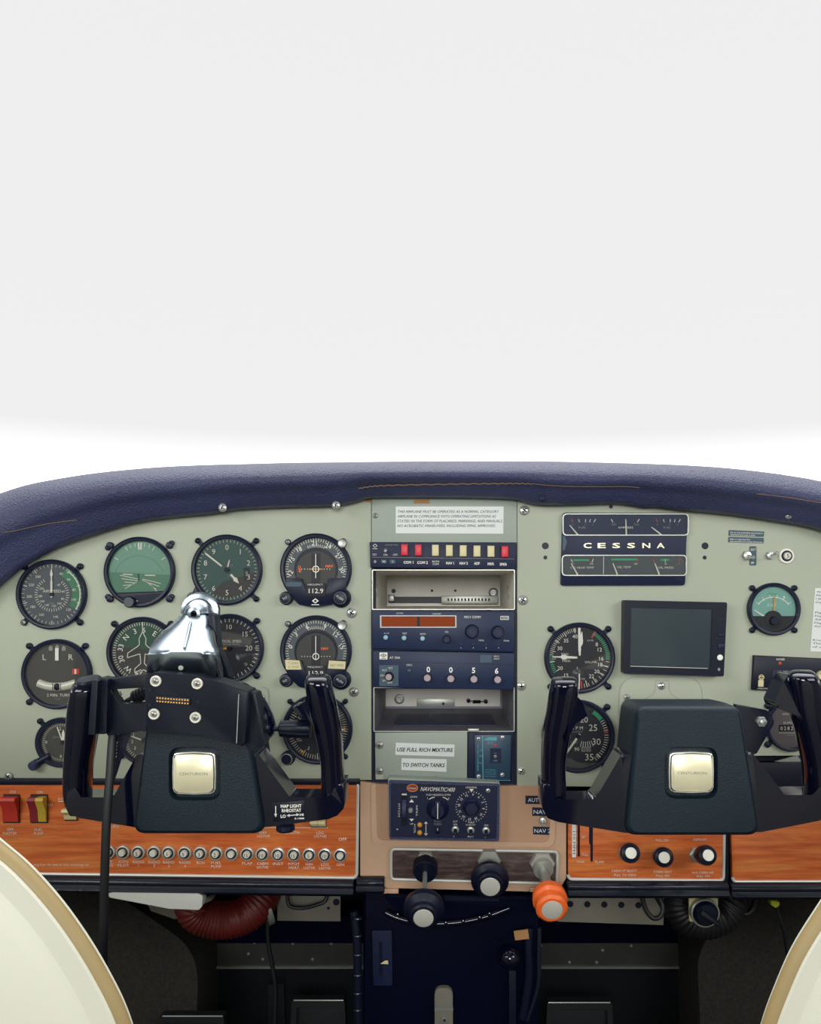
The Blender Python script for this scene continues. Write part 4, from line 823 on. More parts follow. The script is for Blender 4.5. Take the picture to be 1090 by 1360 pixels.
b = MB(); b.lathe((1087, 896, 6), (0, 0, 1), [(6, 0), (6, 5), (5.4, 6), (.1, 6)], 'cream', 26); b.line(1083, 893, 1087, 896, .8, 12.4, 'ink'); b.build('knob', t)
# ================================================================ LOWER WOOD PANELS
# black edging between panels
b = MB(); b.box(-140, 1034, 478, 1042, -8, 4, 'black', bev=1.5); b.build('edge_strip', o=(200, 1042, 0), label='black strip between the sage left panel and the wood switch panel', cat='trim strip')
def woodpanel(name, poly, r, label, o, sides):
    t = thing(name, o, label, 'wood panel')
    q = rpoly(poly, r, 6); cx = sum(p[0] for p in poly)/len(poly); cy = sum(p[1] for p in poly)/len(poly)
    b = MB(); b.prism(q, -6, 3, 'wood', bev=.4)
    b_ = b; b = MB(); pts = [(p[0], p[1], 3) for p in q]; k0, k1 = sides; b.tube(pts[k0:k1], 2.1, 'paintsilver', 8, 0); b.build('silver_edging', t)
    return t, b_
wp = woodpanel('wood_fascia', [(-140, 1042), (475.5, 1042), (474, 1165), (-140, 1157)], [0, 1.5, 7, 0], 'orange wood veneer switch panel with a row of breakers, at left', (200, 1166, 0), (1, 17))
wp, n = wp; n.txt('...ting from dry tank to tank containing fuel.', 82, 1147.2, 3, 'mark', 3.5, W=76); n.txt('OFF', 455.3, 1113.5, 4, 'white', 3.5, W=10.5)
for s_, x, y in (('ON', 18.5, 1051), ('ON', 54.5, 1051.2), ('HI', 39.5, 1068), ('LO', 68.5, 1068), ('OFF', 15.5, 1100.5), ('MASTER', 15, 1105.8), ('FUEL', 53, 1101), ('PUMP', 53, 1106), ('BEACON', 388, 1104.6), ('LDG', 425.5, 1105), ('LIGTHS', 425.5, 1109.6), ('NAV', 350, 1104.8), ('LIGTHS', 350.5, 1109.3), ('TURN', 152.5, 1096.3), ('ROT', 84, 1060.2)):
    n.txt(s_, x, y, 3.6, 'mark', 3.5)
n.line(79, 1063.5, 90, 1063.5, .9, 3.4, 'mark'); n.line(352, 1098.2, 436, 1098.4, .8, 3.4, 'mark')
BK = [(146, '3', 'AMP|CHG'), (165, '', 'AUTO|PILOT'), (185.2, '5', 'RADIO|1'), (206, '', 'RADIO|2'), (225.4, '1', 'RADIO|3'), (246.7, '5', 'RADIO|4'), (267.3, '3', 'BCN'), (288, '2', 'FUEL|PUMP'), (308.5, '', ''), (329.2, '15', 'FLAP'), (349.4, '10', 'CABIN|LIGTHS'), (370, '10', 'INST'), (391, '15', 'PITOT|HEAT'), (411.3, '5', 'NAV|LIGTHS'), (431.8, '10', 'LDG|LIGTHS'), (452.3, '', 'GEN')]
for k, (x, c, l) in enumerate(BK):
    y = 1130+k*.28
    for j, s_ in enumerate(l.split('|')):
        if s_: n.txt(s_, x, y+13+j*4.8, 3.5, 'mark', 3.5, W=min(15, 3.4*len(s_)) if len(s_) > 1 else None)
n.build('veneer', wp)
for k, (x, c, l) in enumerate(BK):
    y = 1130+k*.28; nm = l.replace('|', ' ')
    lab = {0: 'breaker button leftmost in the row, beside the hanging black cable', 8: 'unlabelled breaker button between FUEL PUMP and FLAP'}.get(k, 'breaker button above the word %s in the wood panel row' % nm)
    t = thing('circuit_breaker', (x, y+9, 3), lab, 'circuit breaker', 'row of breakers in the wood switch panel')
    b = MB(); b.lathe((x, y, 2), (0, 0, 1), [(9.3, 0), (9.3, 3), (8.8, 4.4), (7, 4.8), (6.5, 3.6, 'ink'), (4.4, 3.6, 'ink')], 'chrome', 32); b.build('collar', t)
    b = MB(); b.lathe((x, y, 5), (0, 0, 1), [(4.5, 0), (4.5, 5), (4, 6), (.1, 6.1)], 'mark', 24)
    if c: b.txt(c, x, y, 4.6, 'ink', 11.5)
    b.build('button', t)
def rocker(x0, y0, x1, y1, cols, label, name='rocker_switch'):
    t = thing(name, ((x0+x1)/2, y1, 3), label, 'switch', None)
    b = MB(); b.prism(rrect(x0-.6, y0-1, x1+.6, y1+1, .6), 2, 4, 'ink'); b.build('surround', t)
    n = len(cols)
    for i, c in enumerate(cols):
        a0 = x0+(x1-x0)*i/n+.4; a1 = x0+(x1-x0)*(i+1)/n-.1; ym = (y0+y1)/2+1
        b = MB(); ysec = [(y0+1.5, 4), (y0+1.5, 15), (y0+5, 17), (ym, 9), (y1-1.5, 7), (y1-.5, 4)]
        R = [[(x, y, w) for y, w in ysec] for x in (a0, a1)]
        b.loft(R, c); b.build('rocker', t, label=None if n == 1 else ('dark red half' if i == 0 else 'yellow half'))
rocker(7, 1055, 27.5, 1091, ['red'], 'red MASTER rocker switch at the left edge of the wood panel')
M['redk'] = M['red'].copy(); M['redk'].name = 'redk'; M['redk'].node_tree.nodes['Principled BSDF'].inputs['Base Color'].default_value = lin('#8c2432')
rocker(43, 1055, 64.5, 1091, ['redk', 'yellow'], 'red and yellow split FUEL PUMP rocker switch')
rocker(413.5, 1085, 433.5, 1097, ['cream', 'cream'], 'cream split LANDING LIGHTS rocker peeking below the left yoke', 'rocker_switch')
rocker(88, 1070, 104, 1088, ['cream'], 'cream rocker switch half hidden by the lower corner of the left yoke', 'rocker_switch')
# black padded rolls under the panels
def roll(x0, x1, ya, yb, label, y2=None, dy=0):
    b = MB(); prof2 = []
    r = (yb-ya)/2
    R = []
    for x, k in ((x0, .9), (x0+1.5, 1), (x1-1.5, 1), (x1, .9)):
        f = (x-x0)/(x1-x0)*dy; ring = []
        for y, w in ((ya, -6), (ya, 6), (ya+r*.35, 13), (ya+r*.7, 14), (ya+r*.85, 12.5), (ya+r*1.0, 15), (ya+r*1.4, 18), (ya+r*1.8, 14), (yb, 6), (yb, -30), (ya+r, -30)):
            ring.append((x, (ya+yb)/2+(y-(ya+yb)/2)*k+f, w*k))
        R.append(ring)
    b.loft(R, 'roll_leather'); return b.build('padded_edge', label=label, cat='panel edge', group='padded lower edges', ang=50)
roll(-140, 471, 1158, 1180, 'black padded edge below the left wood switch panel', dy=8); roll(474, 511, 1163, 1184, 'short black padded edge left of the throttle panel')
roll(752, 964, 1168, 1190, 'black padded edge below the wood panel with three knobs', dy=0); roll(967, 1300, 1170, 1192, 'black padded edge below the plain wood panel at far right')

# ---- middle wood panel
wp = woodpanel('wood_fascia', [(754, 1060), (961, 1060), (959.5, 1168.5), (754, 1166.5)], [3, 3, 6, 6], 'wood veneer panel with three black knobs and flap slots, below the right yoke', (860, 1169, 0), (0, 99))
wp, n = wp
n.prism([(759, 1070), (764.2, 1070), (764.2, 1137.5), (759, 1137.5)], 3, 3.6, 'label_white'); n.txt('110 MPH', 761.7, 1118, 3, 'ink', 3.9, W=30, rot=90); 
for s_, x, y, W_ in (('20°', 774.5, 1110.5, 6), ('FULL', 776.5, 1134, 9), ('WING', 770, 1143.3, 10), ('FLAPS', 795.5, 1143.8, 12), ('PULL ON', 878, 1114.8, 16), ('DEFROST', 928.5, 1114, 18), ('CABIN HT SELECT', 828, 1155.5, 34), ('PULL TO OPEN', 829, 1161, 29), ('CABIN HEAT', 879, 1156.8, 24), ('PULL ON', 879, 1162, 17), ('AUX CABIN AIR', 932, 1157.7, 29), ('PULL ON', 932.5, 1162.6, 17)): n.txt(s_, x, y, 3, 'mark', 3.5, W=W_)
n.build('veneer', wp)
b = MB(); b.prism(rrect(766.3, 1072, 769.3, 1136.5, 1.2), 3, 3.4, 'black'); b.prism(rpoly([(781.5, 1072), (786.5, 1072), (786.5, 1143), (783.3, 1143), (783.3, 1121), (781.5, 1119)], .5), 3, 3.4, 'black'); b.build('flap_slot', wp)
for (x, y, fx, fy, lab, L) in ((831, 1131.5, 838, 1133, 'black cabin knob, left of the three on the wood panel', 32), (876, 1135, 882, 1139, 'black cabin heat knob, middle of the three on the wood panel', 26), (924, 1134, 941, 1136, 'black cabin air knob, right of the three, pulled out further', 44)):
    t = thing('cabin_air_control', (x, y+10, 3), lab, 'knob', 'three black knobs on the wood panel'); e_ = A(fx, fy, 5+L); ax_ = ((e_[0]-x)/L, (e_[1]-y)/L, 1)
    b = MB(); b.lathe((x, y, 3), (0, 0, 1), [(11, 0), (11, 3), (9, 5), (7, 5.5)], 'steel', 6 if L > 40 else 28); b.build('collar', t)
    b = MB(); b.lathe((x, y, 5), ax_, [(6, 0), (6, L*.4), (9, L*.45), (12.4, L*.6), (12.8, L*.85), (11.6, L-1.6), (8.4, L-.4), (7.4, L+.2)], 'black', 32); gp = b.build('grip', t)
    b = MB(); b.lathe((x, y, 5), ax_, [(7.3, L-1), (7.3, L+.6), (6.8, L+1), (.1, L+1)], 'knobface', 28); b.build('metal_cap', gp, label='brushed metal cap')
t = thing('push_knob', (842, 1098, 3), 'chrome button half hidden under the right yoke hub', 'knob'); b = MB(); b.lathe((838, 1085, 3), (0, 0, 1), [(10, 0), (10, 6), (8, 9), (.1, 10)], 'chrome', 24); b.build('cap', t)
# ---- right wood panel
wp = woodpanel('wood_fascia', [(968.5, 1060), (1300, 1060), (1300, 1169), (972, 1170)], [3, 0, 0, 6], 'plain orange wood veneer panel at far right', (1100, 1170, 0), (7, 99)); wp[1].build('veneer', wp[0])
b = MB(); b.box(961, 1060, 968, 1188, -12, -2, 'black'); b.build('gap_strip', label='black gap strip between the two right wood panels', cat='trim strip')
# ---- dark box below the right panel
t = thing('glove_box', (1060, 1062, 0), 'black open glove box seen through the right yoke, below the hour meter', 'glove box')
b = MB(); b.box(938, 1012, 1330, 1060, -8, 2, 'black', bev=2); b.build('lid', t); b = MB(); b.box(900, 1003, 1330, 1060, -60, -30, 'ink'); b.build('recess', t)
b = MB(); b.prism([(1026, 1013), (1060, 1003.5), (1066, 1013)], -6, -3, 'steel'); b.build('folded_flap', t)

# ================================================================ CENTRE CONSOLE
t = thing('centre_console', (615, 1190, 0), 'tan moulded console around the autopilot and the throttle levers', 'console')
b = MB(); out = [(478, 1038), (500, 1041), (686, 1044), (752, 1046), (752, 1166), (744, 1180), (700, 1184), (512, 1180), (500, 1164), (478, 1164)]
b.prism(out, -10, 0, 'tan', bev=1)
b.build('moulding', t)
b = MB(); po = rpoly([(493, 1041), (737, 1044), (736, 1124), (494, 1121)], [2, 2, 12, 12], 6); pi = rpoly([(499, 1041.5), (731, 1044.5), (729, 1118), (501, 1115)], [2, 2, 10, 10], 6)
b.frame(po, pi, 0, 3, 'tan', wi=0); b.prism(pi, 0, .5, 'tandk'); b.build('raised_rim', t)
for s_, x0, x1, y0, y1, tx in (('AUTO-PILOT', 697.5, 745, 1056.5, 1067.5, 0), ('NAV 1', 706.5, 732.5, 1072, 1083.3, 0), ('NAV 2', 707.5, 732.5, 1097.5, 1108, 0)):
    b = MB(); b.prism([(x0, y0), (x1, y0+.8), (x1, y1+.8), (x0, y1)], 0, .8, 'navy'); b.txt(s_, (x0+x1)/2, (y0+y1)/2+.4, 5.2, 'label_white', 1.1, W=(x1-x0)*.86, rot=.8)
    b.build('label_strip', label={'A': 'embossed navy AUTO-PILOT label cut off by the yoke grip', '1': 'embossed navy NAV label just above the small console toggle', '2': 'embossed navy NAV 2 label just below the small console toggle'}[s_[0] if s_[0] == 'A' else s_[-1]], cat='label')
toggle_sw(720.5, 1089.5, 6, 'toggle switch between the NAV 1 and NAV 2 labels', (0, .25, 1))
# autopilot
def B_(x, y): return A(x, y, 22)[:2]
def xq(p): q = A(p[0], p[1], 22); k = (D-22)/D; return (q[0], q[1], p[2])
t = thing('autopilot_unit', (589, 1117, 0), 'navy autopilot control unit with two big knobs, set in the tan console', 'autopilot')
b = MB(xq); b.prism(rpoly([(515, 1033), (664, 1040), (663, 1117.5), (516.5, 1114.5)], 3), 0, 20, 'stack_paint', bev=1.5)
b.frame(rpoly([(516, 1036), (663.5, 1041), (662.5, 1117), (517, 1114.5)], 3), rpoly([(519, 1040), (660.5, 1044), (659, 1114), (519, 1111.5)], 2), 20, 23, 'leather', wi=21)
b.build('case', t)
b = MB(xq); b.prism(rpoly([(519, 1040), (660.5, 1044), (659, 1114), (519, 1111.5)], 2), 20, 21.5, 'navy')
w = 21.9; b.ring(circ(547.5, 1046.5, 7.4, 28, 5.2), circ(547.5, 1046.5, 6.5, 28, 4.4), w, 'amber'); b.flat(circ(547.5, 1046.5, 6.5, 28, 4.4), w-.1, 'redk'); b.txt('Cessna', 547.5, 1046.5, 2.8, 'mark', w+.2, W=10, it=.3)
b.txt('NAVOMATIC/400', 581.5, 1048.3, 5.6, 'white', w, W=45, it=.3, rot=1.5); b.txt('PUSH HEADING-OMNI', 582, 1055.6, 2.6, 'mark', w, W=32); b.txt('HEADING', 625.7, 1045.8, 2.6, 'mark', w, W=14.5); b.flat([(623, 1048), (629, 1048), (626, 1052)], w, 'white')
b.txt('L', 568, 1060, 2.4, 'mark', w); b.txt('R', 596, 1060.5, 2.4, 'mark', w); b.pline([(570, 1061.5, 0), (573.5, 1059.5, 0), (577, 1058.8, 0)], 1, w, 'white'); b.pline([(588, 1058.8, 0), (591.5, 1060, 0), (595, 1062.5, 0)], 1, w, 'white')
b.txt('DOWN', 549.3, 1058.3, 2.5, 'mark', w, W=9); b.flat([(543.5, 1065.5), (549.5, 1065.5), (546.5, 1061.5)], w, 'white'); b.flat([(543.5, 1087.5), (549.5, 1087.5), (546.5, 1091)], w, 'white'); b.txt('UP', 546.5, 1094.3, 2.5, 'mark', w)
b.txt('PITCH', 529.8, 1076, 2.5, 'mark', w, W=17, rot=90); b.txt('TRIM', 553.5, 1077, 2.5, 'mark', w, W=14, rot=-90); b.txt('ACCEL', 550.7, 1100.5, 2.3, 'mark', w, W=13, rot=90)
b.pline([(565.5, 1093, 0), (565.5, 1109, 0)], .8, w, 'mark'); b.flat([(563, 1094), (568, 1094), (565.5, 1091)], w, 'white'); b.flat([(563, 1107), (568, 1107), (565.5, 1110)], w, 'white')
b.txt('PULL', 581, 1090.5, 2.8, 'markdim', w, W=9); b.txt('TURN', 581, 1094.7, 2.8, 'markdim', w, W=10); b.txt('ALT', 604.5, 1091, 2.4, 'mark', w); b.txt('ON', 604.5, 1095, 2.4, 'mark', w); b.txt('TURN', 625, 1092.5, 2, 'mark', w, W=7); b.txt('INTERCEPT', 625, 1095.6, 2, 'mark', w, W=13); b.txt('ON', 645.5, 1096, 2.4, 'mark', w); b.txt("L'", 603, 1110.6, 2.6, 'mark', w); b.txt('ADC', 624.5, 1110.8, 2.6, 'mark', w); b.txt("L'", 645, 1111, 2.6, 'mark', w)
cx, cy = 625.7, 1071.7
for k in range(12): p = pol(cx, cy, 16.5, 8+k*30); b.txt(('9', '6', '3', '0', '33', '30', '27', '24', '21', '18', '15', '12')[k], *p, 3, 'white', w, rot=8+k*30)
b.ticks(cx, cy, 19.3, 21, 0, 350, 36, .7, w, 'mark')
b.flat([(526, 1102), (529, 1102), (527.5, 1100.4)], w, 'mark')
b.build('faceplate', t)
b = MB(xq); b.prism(rrect(532.5, 1053, 540.8, 1097, 1), 21, 22, 'black'); b.lathe((536.7, 1075, 15), (1, 0, 0), [(14, -3), (14.6, -2.4), (14.6, 2.4), (14, 3)], 'leather', 40, lob=lambda a: 1+.012*math.cos(20*a)); b.box(533.5, 1054, 540, 1056, 22, 22.5, 'mark'); b.build('pitch_wheel', t)
b = MB(xq); b.lathe((545, 1076, 21), (0, 0, 1), [(3.6, 0), (3.4, 4), (2, 5), (.1, 5)], 'steel', 18); b.build('trim_button', t)
for y in (1095.7, 1106): b = MB(xq); b.lathe((557.2, y, 21), (0, 0, 1), [(3.5, 0), (3.2, 1.6), (2, 2.8), (.1, 3.2)], 'amber', 20); b.build('amber_lamp', t, label='amber lamp')
b = MB(xq); b.lathe((581.2, 1074, 21), (0, 0, 1), [(15, 0), (14.6, 4), (11, 8), (9, 16), (8, 17), (.1, 17)], 'navy', 36, lob=lambda a: 1+.015*math.cos(9*a)); b.prism([(577.6, 1060), (584.8, 1060), (584, 1086), (578.4, 1086)], 21, 39, 'navy', bev=1.5); b.prism(rrect(580.7, 1062.5, 581.7, 1083, .3), 38, 39.4, 'white'); b.build('turn_knob', t)
b = MB(xq); b.prism(rrect(578, 1098, 584, 1107, 2), 21, 24, 'black', bev=.8); b.line(581, 1099.5, 581, 1103, .6, 24.4, 'mark'); b.build('trim_wheel', t)
b = MB(xq); b.lathe((cx, cy, 21), (0, 0, 1), [(11.5, 0), (11.2, 3), (9, 5), (8.2, 12), (7.4, 13.6), (.1, 13.8)], 'navy', 36, lob=lambda a: 1+.05*math.cos(6*a)); b.build('heading_knob', t)
for x, y in ((604.5, 1101.8), (625, 1102.6), (645.3, 1103)):
    b = MB(xq); b.lathe((x, y, 21), (0, 0, 1), [(5, 0), (5, 2.4), (4, 3)], 'steel', 18); b.lathe((x, y, 23), (0, .5, 1), [(2.4, 0), (2, 5), (2.6, 8), (.1, 10)], 'navy', 14); b.build('toggle', t)
screw(t, *A(648, 1050, 22)[:2], 3, 21.5, 'chrome', 'face_screw')
# throttle plate
t = thing('quadrant_fascia', (630, 1174, 0), 'dark wood grain strip with a silver rim that carries the three engine controls', 'wood panel')
q = rpoly([(519.5, 1126), (740, 1129.5), (738.5, 1172), (519.5, 1166)], 6, 5)
b = MB(); b.prism(q, 0, 5, 'wood_dark', bev=.4); b.build('veneer', t)
b = MB(); b.tube([(p[0], p[1], 5) for p in q]+[(q[0][0], q[0][1], 5)], 2, 'paintsilver', 8, 0); b.build('silver_edging', t)
def lever(x, y, r, e, name, label, cat, gm, ring, L=None, rod='steel', kr=20, washer=None):
    # e: end point (x, y, w) of the control; the knob sits on the rod from (x, y, 5)
    t = thing(name, (x, y+r, 5), label, cat, 'engine control levers')
    b = MB(); b.lathe((x, y-3, 5), (0, 0, 1), [(r, 0), (r, 6), (r*.92, 8), (r*.6, 8.2)], 'alu', 6); b.build('hex_nut', t)
    p0 = Vector((x, y, 5)); p1 = Vector(e); d = (p1-p0); L_ = d.length
    if washer:
        b = MB(); b.lathe((x, y, 8), tuple(d), [(washer[0], 0), (washer[0], washer[2]-2), (washer[0]*.93, washer[2]), (5, washer[2])], washer[1], 32); b.build('collar', t)
    b = MB(); b.tube([tuple(p0), tuple(p1)], 3.1 if L_ > 60 else 7, rod, 14, 0); b.build('rod', t)
    b = MB(); b.lathe(tuple(p1), tuple(d), ring, gm, 48, lob=(lambda a: 1+.014*math.cos(7*a)) if gm == 'orange' else None); gp = b.build('grip', t)
    b = MB(); z1 = ring[-1][1]; rr = ring[-1][0]; b.lathe(tuple(p1), tuple(d), [(rr, z1-1), (rr, z1+.8), (rr*.93, z1+1.2), (.1, z1+1.2)], 'knobface', 36); b.build('metal_cap', gp, label='brushed metal cap'); return t
def endp(x, y, w): return A(x, y, w)
lever(565, 1146, 15.5, endp(563, 1198, 84), 'throttle', 'black round throttle knob pulled out on a long rod, left of the three engine controls', 'engine control', 'black', [(8, -6), (14, -2), (20, 2), (23.5, 6), (25, 12), (24.5, 17), (20, 21), (17.5, 23), (17, 29), (14.8, 31), (12, 31)], washer=(16, 'black', 18))
lever(649, 1143, 16, endp(650, 1160, 34), 'propeller_control', 'black knurled propeller knob pushed in, middle of the three engine controls', 'engine control', 'black', [(11, -10), (13, -6), (14, 0), (18, 3), (22, 7), (24, 12), (24, 18), (19, 21), (17, 23), (17, 30), (15, 32), (12.3, 32)], rod='black')
lever(719, 1147, 17, endp(728, 1186, 62), 'mixture_control', 'orange fluted mixture knob on a thin rod, right of the three engine controls', 'engine control', 'orange', [(9, -8), (15, -4), (20, 2), (21.5, 8), (21.5, 14), (17.5, 17), (17, 22), (19.5, 23), (19.5, 30), (16, 33), (12.8, 33)], washer=(13.5, 'alu', 12))
# ================================================================ CONTROL YOKES
def grip_loft(b, secs, m, n=20, ex=2.6):
    # secs: (y seen, left x seen, right x seen, w centre, half depth)
    R = []
    for y, xl, xr, wc, hd in secs:
        p = A(xl, y, wc); q = A(xr, y, wc); cx = (p[0]+q[0])/2; hw = (q[0]-p[0])/2; yy = p[1]; r = []
        for k in range(n):
            a = 2*PI*k/n; c, s_ = math.cos(a), math.sin(a)
            r.append((cx+hw*math.copysign(abs(c)**(2/ex), c), yy, wc+hd*math.copysign(abs(s_)**(2/ex), s_)))
        R.append(r)
    q = spline([tuple(v for p in r for v in p) for r in R], 4)
    b.loft([[tuple(x[i*3:i*3+3]) for i in range(n)] for x in q], m)
def yoke(label, hub, hubr, web, left, right, hornL, hornR, badge, rec, txt):
    hc = A(sum(p[0] for p in hub)/4, sum(p[1] for p in hub)/4, 235)
    t = thing('control_yoke', (hc[0], hc[1], 0), label, 'control yoke', 'control yokes')
    F = [A(x, y, 235)[:2] for x, y in hub]; q = rpoly(F, hubr, 7)
    cx, cy = hc[0], hc[1]
    def sc(k, w, dy=0): return [(cx+(x-cx)*k, cy+(y-cy)*k+dy, w) for x, y in q]
    b = MB(); bx0, by0, bx1, by1 = badge; p0 = A(bx0, by0, 235); p1 = A(bx1, by1, 235); r0 = A(rec[0], rec[1], 236); r1 = A(rec[2], rec[3], 236)
    b.loft([sc(.86, 128), sc(.93, 138), sc(.975, 160), sc(1, 196), sc(1, 226), sc(.99, 231), sc(.965, 234.5), sc(.93, 236)], 'yoke_skin', cap=(1, 0))
    # front face with a rounded recess around the badge
    nq = len(q); rr = rpoly([(r0[0], r0[1]), (r1[0], r0[1]), (r1[0], r1[1]), (r0[0], r1[1])], 13, 7); nr = len(rr)
    outer = sc(.93, 236); inner = [(p[0], p[1], 236.2) for p in rr]
    assert nq == nr
    b.loft([outer, inner, [(rx*.965+(r0[0]+r1[0])/2*.035, ry*.965+(r0[1]+r1[1])/2*.035, 233) for rx, ry, _ in inner], [(rx*.93+(r0[0]+r1[0])/2*.07, ry*.93+(r0[1]+r1[1])/2*.07, 229) for rx, ry, _ in inner]], 'yoke_skin', cap=(0, 1))
    b.build('hub_cover', t, ang=40)
    b = MB(); bq = rpoly([(p0[0], p0[1]+.6), ((p0[0]+p1[0])/2, p0[1]-.6), (p1[0], p0[1]+.6), (p1[0]+.6, (p0[1]+p1[1])/2), (p1[0], p1[1]), ((p0[0]+p1[0])/2, p1[1]+1), (p0[0], p1[1]), (p0[0]-.6, (p0[1]+p1[1])/2)], [5, 0, 5, 0, 5, 0, 5, 0], 5)
    mx_, my_ = (p0[0]+p1[0])/2, (p0[1]+p1[1])/2
    def bs(k): return [(mx_+(x-mx_)*k, my_+(y-my_)*k) for x, y in bq]
    b.prism(bq, 228, 236, 'chrome', bev=1); b.prism(bs(.945), 236, 236.5, 'ink'); b.prism(bs(.915), 236, 238, 'gold', bev=.7); b.txt('CENTURION', mx_, my_+.5, 2.8, 'markdim', 238.3, W=(p1[0]-p0[0])*.66); b.build('badge', t, label='square pale gold badge')
    # grips
    def slab(pts, w0, w1, bev, seg=4):
        b.prism(pts, w0, w1, 'gloss', bev=bev, seg=seg, bevback=0)
    for k, (gr, wb, hn) in enumerate(((left, web[0], hornL), (right, web[1], hornR))):
        b = MB(); grip_loft(b, gr, 'gloss')
        if hn: b.prism(rpoly([A(x, y, 246)[:2] for x, y in hn], [0]+[4]*(len(hn)-2)+[0], 5), 222, 252, 'gloss', bev=7, seg=4, bevback=1)
        b.prism(rpoly([A(x, y, 228)[:2] for x, y in wb[0]], wb[1], 6), 188, 228, 'gloss', bev=4.5, seg=4)
        b.build('grip', t, ang=50)
    b = MB(); b.lathe((cx, cy-20, 0), (0, 0, 1), [(20, 0), (20, 4), (17, 9), (14, 10), (14, 130)], 'black', 32); b.build('column_tube', t)
    return t
ry = yoke('black right control yoke with a clear view of its whole hub and gold badge', [(846, 938), (984, 938), (1011, 1111), (829, 1111)], [12, 12, 11, 12],
    [([(735, 1040), (735, 1062), (743, 1062), (790, 1062), (825, 1002), (850, 1002), (850, 1108), (829, 1106), (742, 1092), (727, 1087), (720, 1074), (720, 1040)], [0, 0, 4, 6, 6, 0, 0, 3, 6, 6, 8, 0]),
     ([(980, 995), (999, 1000), (1042, 1056), (1070, 1056), (1086, 1056), (1086, 1040), (1108, 1040), (1108, 1078), (1088, 1090), (1012, 1105), (980, 1106)], [0, 6, 6, 5, 0, 0, 0, 6, 8, 3, 0])],
    [(1080, 728, 752, 206, 13), (1064, 720, 752, 207, 16), (1040, 719, 751, 211, 18), (1010, 718.5, 751, 219, 18), (975, 720, 757, 230, 18), (945, 725, 763, 239, 18), (920, 729, 767, 246, 18), (908, 731, 767, 248, 17), (902, 733, 766, 247, 13), (899, 738, 762, 244, 5)],
    [(1078, 1072, 1102, 206, 13), (1060, 1070, 1105, 207, 16), (1040, 1069, 1105, 211, 18), (1010, 1066, 1103, 219, 18), (975, 1058, 1098, 230, 18), (945, 1050, 1092, 239, 18), (915, 1046, 1088, 246, 18), (900, 1045, 1084, 248, 17), (894, 1047, 1081, 247, 13), (890, 1053, 1076, 244, 5)],
    [(762, 915), (766, 925), (784, 943), (777, 951), (763, 960), (755, 976), (750, 985)], [(1054, 893), (1044, 895), (1037, 905), (1025, 931), (1028, 939), (1056, 950), (1070, 965)], (888.5, 999, 946.5, 1051.5), (882, 992, 953, 1061), '')
b = MB(); q = rpoly([A(x, y, 170)[:2] for x, y in ((975, 935), (1018, 943), (1029, 957), (1004, 1000), (980, 1010))], [0, 8, 8, 3, 0], 6); b.prism(q, 166, 172, 'black', bev=1); b.build('bracket', ry)
q = A(1009.5, 958, 172); b = MB(); b.lathe((q[0], q[1], 172), (0, 0, 1), [(6.4, 0), (6.4, 4), (5.6, 5)], 'steel', 6); b.lathe((q[0]+.5, q[1], 176), (0, 0, 1), [(3.8, 0), (3.6, 4), (.1, 5)], 'steel', 18); b.build('bolt', ry)
ly = yoke('black left control yoke with a device mount clamped across its top', [(196, 938), (326, 938), (352, 1109), (174, 1109)], [12, 12, 12, 12],
    [([(102, 1040), (102, 1059), (113, 1059), (150, 1059), (182, 1002), (200, 1000), (200, 1105), (175, 1098), (108, 1087), (94, 1082), (87, 1070), (87, 1040)], [0, 0, 4, 6, 6, 0, 0, 3, 6, 6, 8, 0]),
     ([(325, 1000), (342, 1000), (385, 1059), (430, 1059), (441, 1056), (441, 1040), (457, 1040), (457, 1073), (448, 1083), (436, 1088), (350, 1099), (325, 1106)], [0, 6, 6, 6, 3, 0, 0, 6, 5, 5, 3, 0])],
    [(1080, 95, 118, 206, 13), (1062, 88, 119, 207, 16), (1040, 87, 120, 211, 18), (1010, 88, 122, 219, 18), (975, 90, 128, 230, 18), (945, 92, 131, 239, 18), (922, 96, 134, 246, 18), (912, 98, 134, 247, 16), (906, 101, 131, 246, 12), (904, 108, 124, 244, 4)],
    [(1078, 427, 450, 206, 13), (1062, 427, 457, 207, 16), (1040, 427, 457.5, 211, 18), (1010, 426, 456, 219, 18), (975, 419, 454, 230, 18), (945, 411, 449, 239, 18), (920, 407, 443, 246, 18), (906, 405.5, 440, 248, 17), (899, 407, 438, 247, 13), (895, 412, 433, 244, 5)],
    None, [(407, 925), (401, 936), (391, 936), (389, 942), (400, 952), (412, 957), (422, 975)], (230, 999, 286, 1053.5), (224, 992, 293, 1063), '')
b = MB(); q = [A(x, y, 229)[:2] for x, y in ((361, 1066), (404, 1063), (404, 1086), (362, 1092))]; b.prism(rpoly(q, 1), 227, 229, 'black', bev=.4)
def T(s_, x, y, h, W_): p = A(x, y, 229.4); b.txt(s_, p[0], p[1], h, 'white', 229.4, W=W_*.785, rot=-1.5, bold=1)
T('MAP LIGHT', 386.5, 1070.5, 3.3, 28); T('RHEOSTAT', 387, 1076.3, 3.3, 26); T('LO', 376, 1084, 3.3, 7); T('HI', 400.5, 1082, 2.4, 5); T('S-1588', 397.5, 1087, 1.6, 13)
for (xa, ya, xb, yb) in ((366, 1070.5, 366, 1084), (381.5, 1083.3, 396, 1082)):
    p, r = A(xa, ya, 229.4), A(xb, yb, 229.4); b.line(*p[:2], *r[:2], .8, 229.4, 'white')
for pts in (((364, 1081), (368, 1081), (366, 1085.5)), ((380.5, 1083.3), (384.5, 1081), (384.5, 1085)), ((397.5, 1082), (393.5, 1080), (393.5, 1084))): b.flat([A(x, y, 229.4)[:2] for x, y in pts], 229.4, 'white')
b.build('rheostat_label', ly)
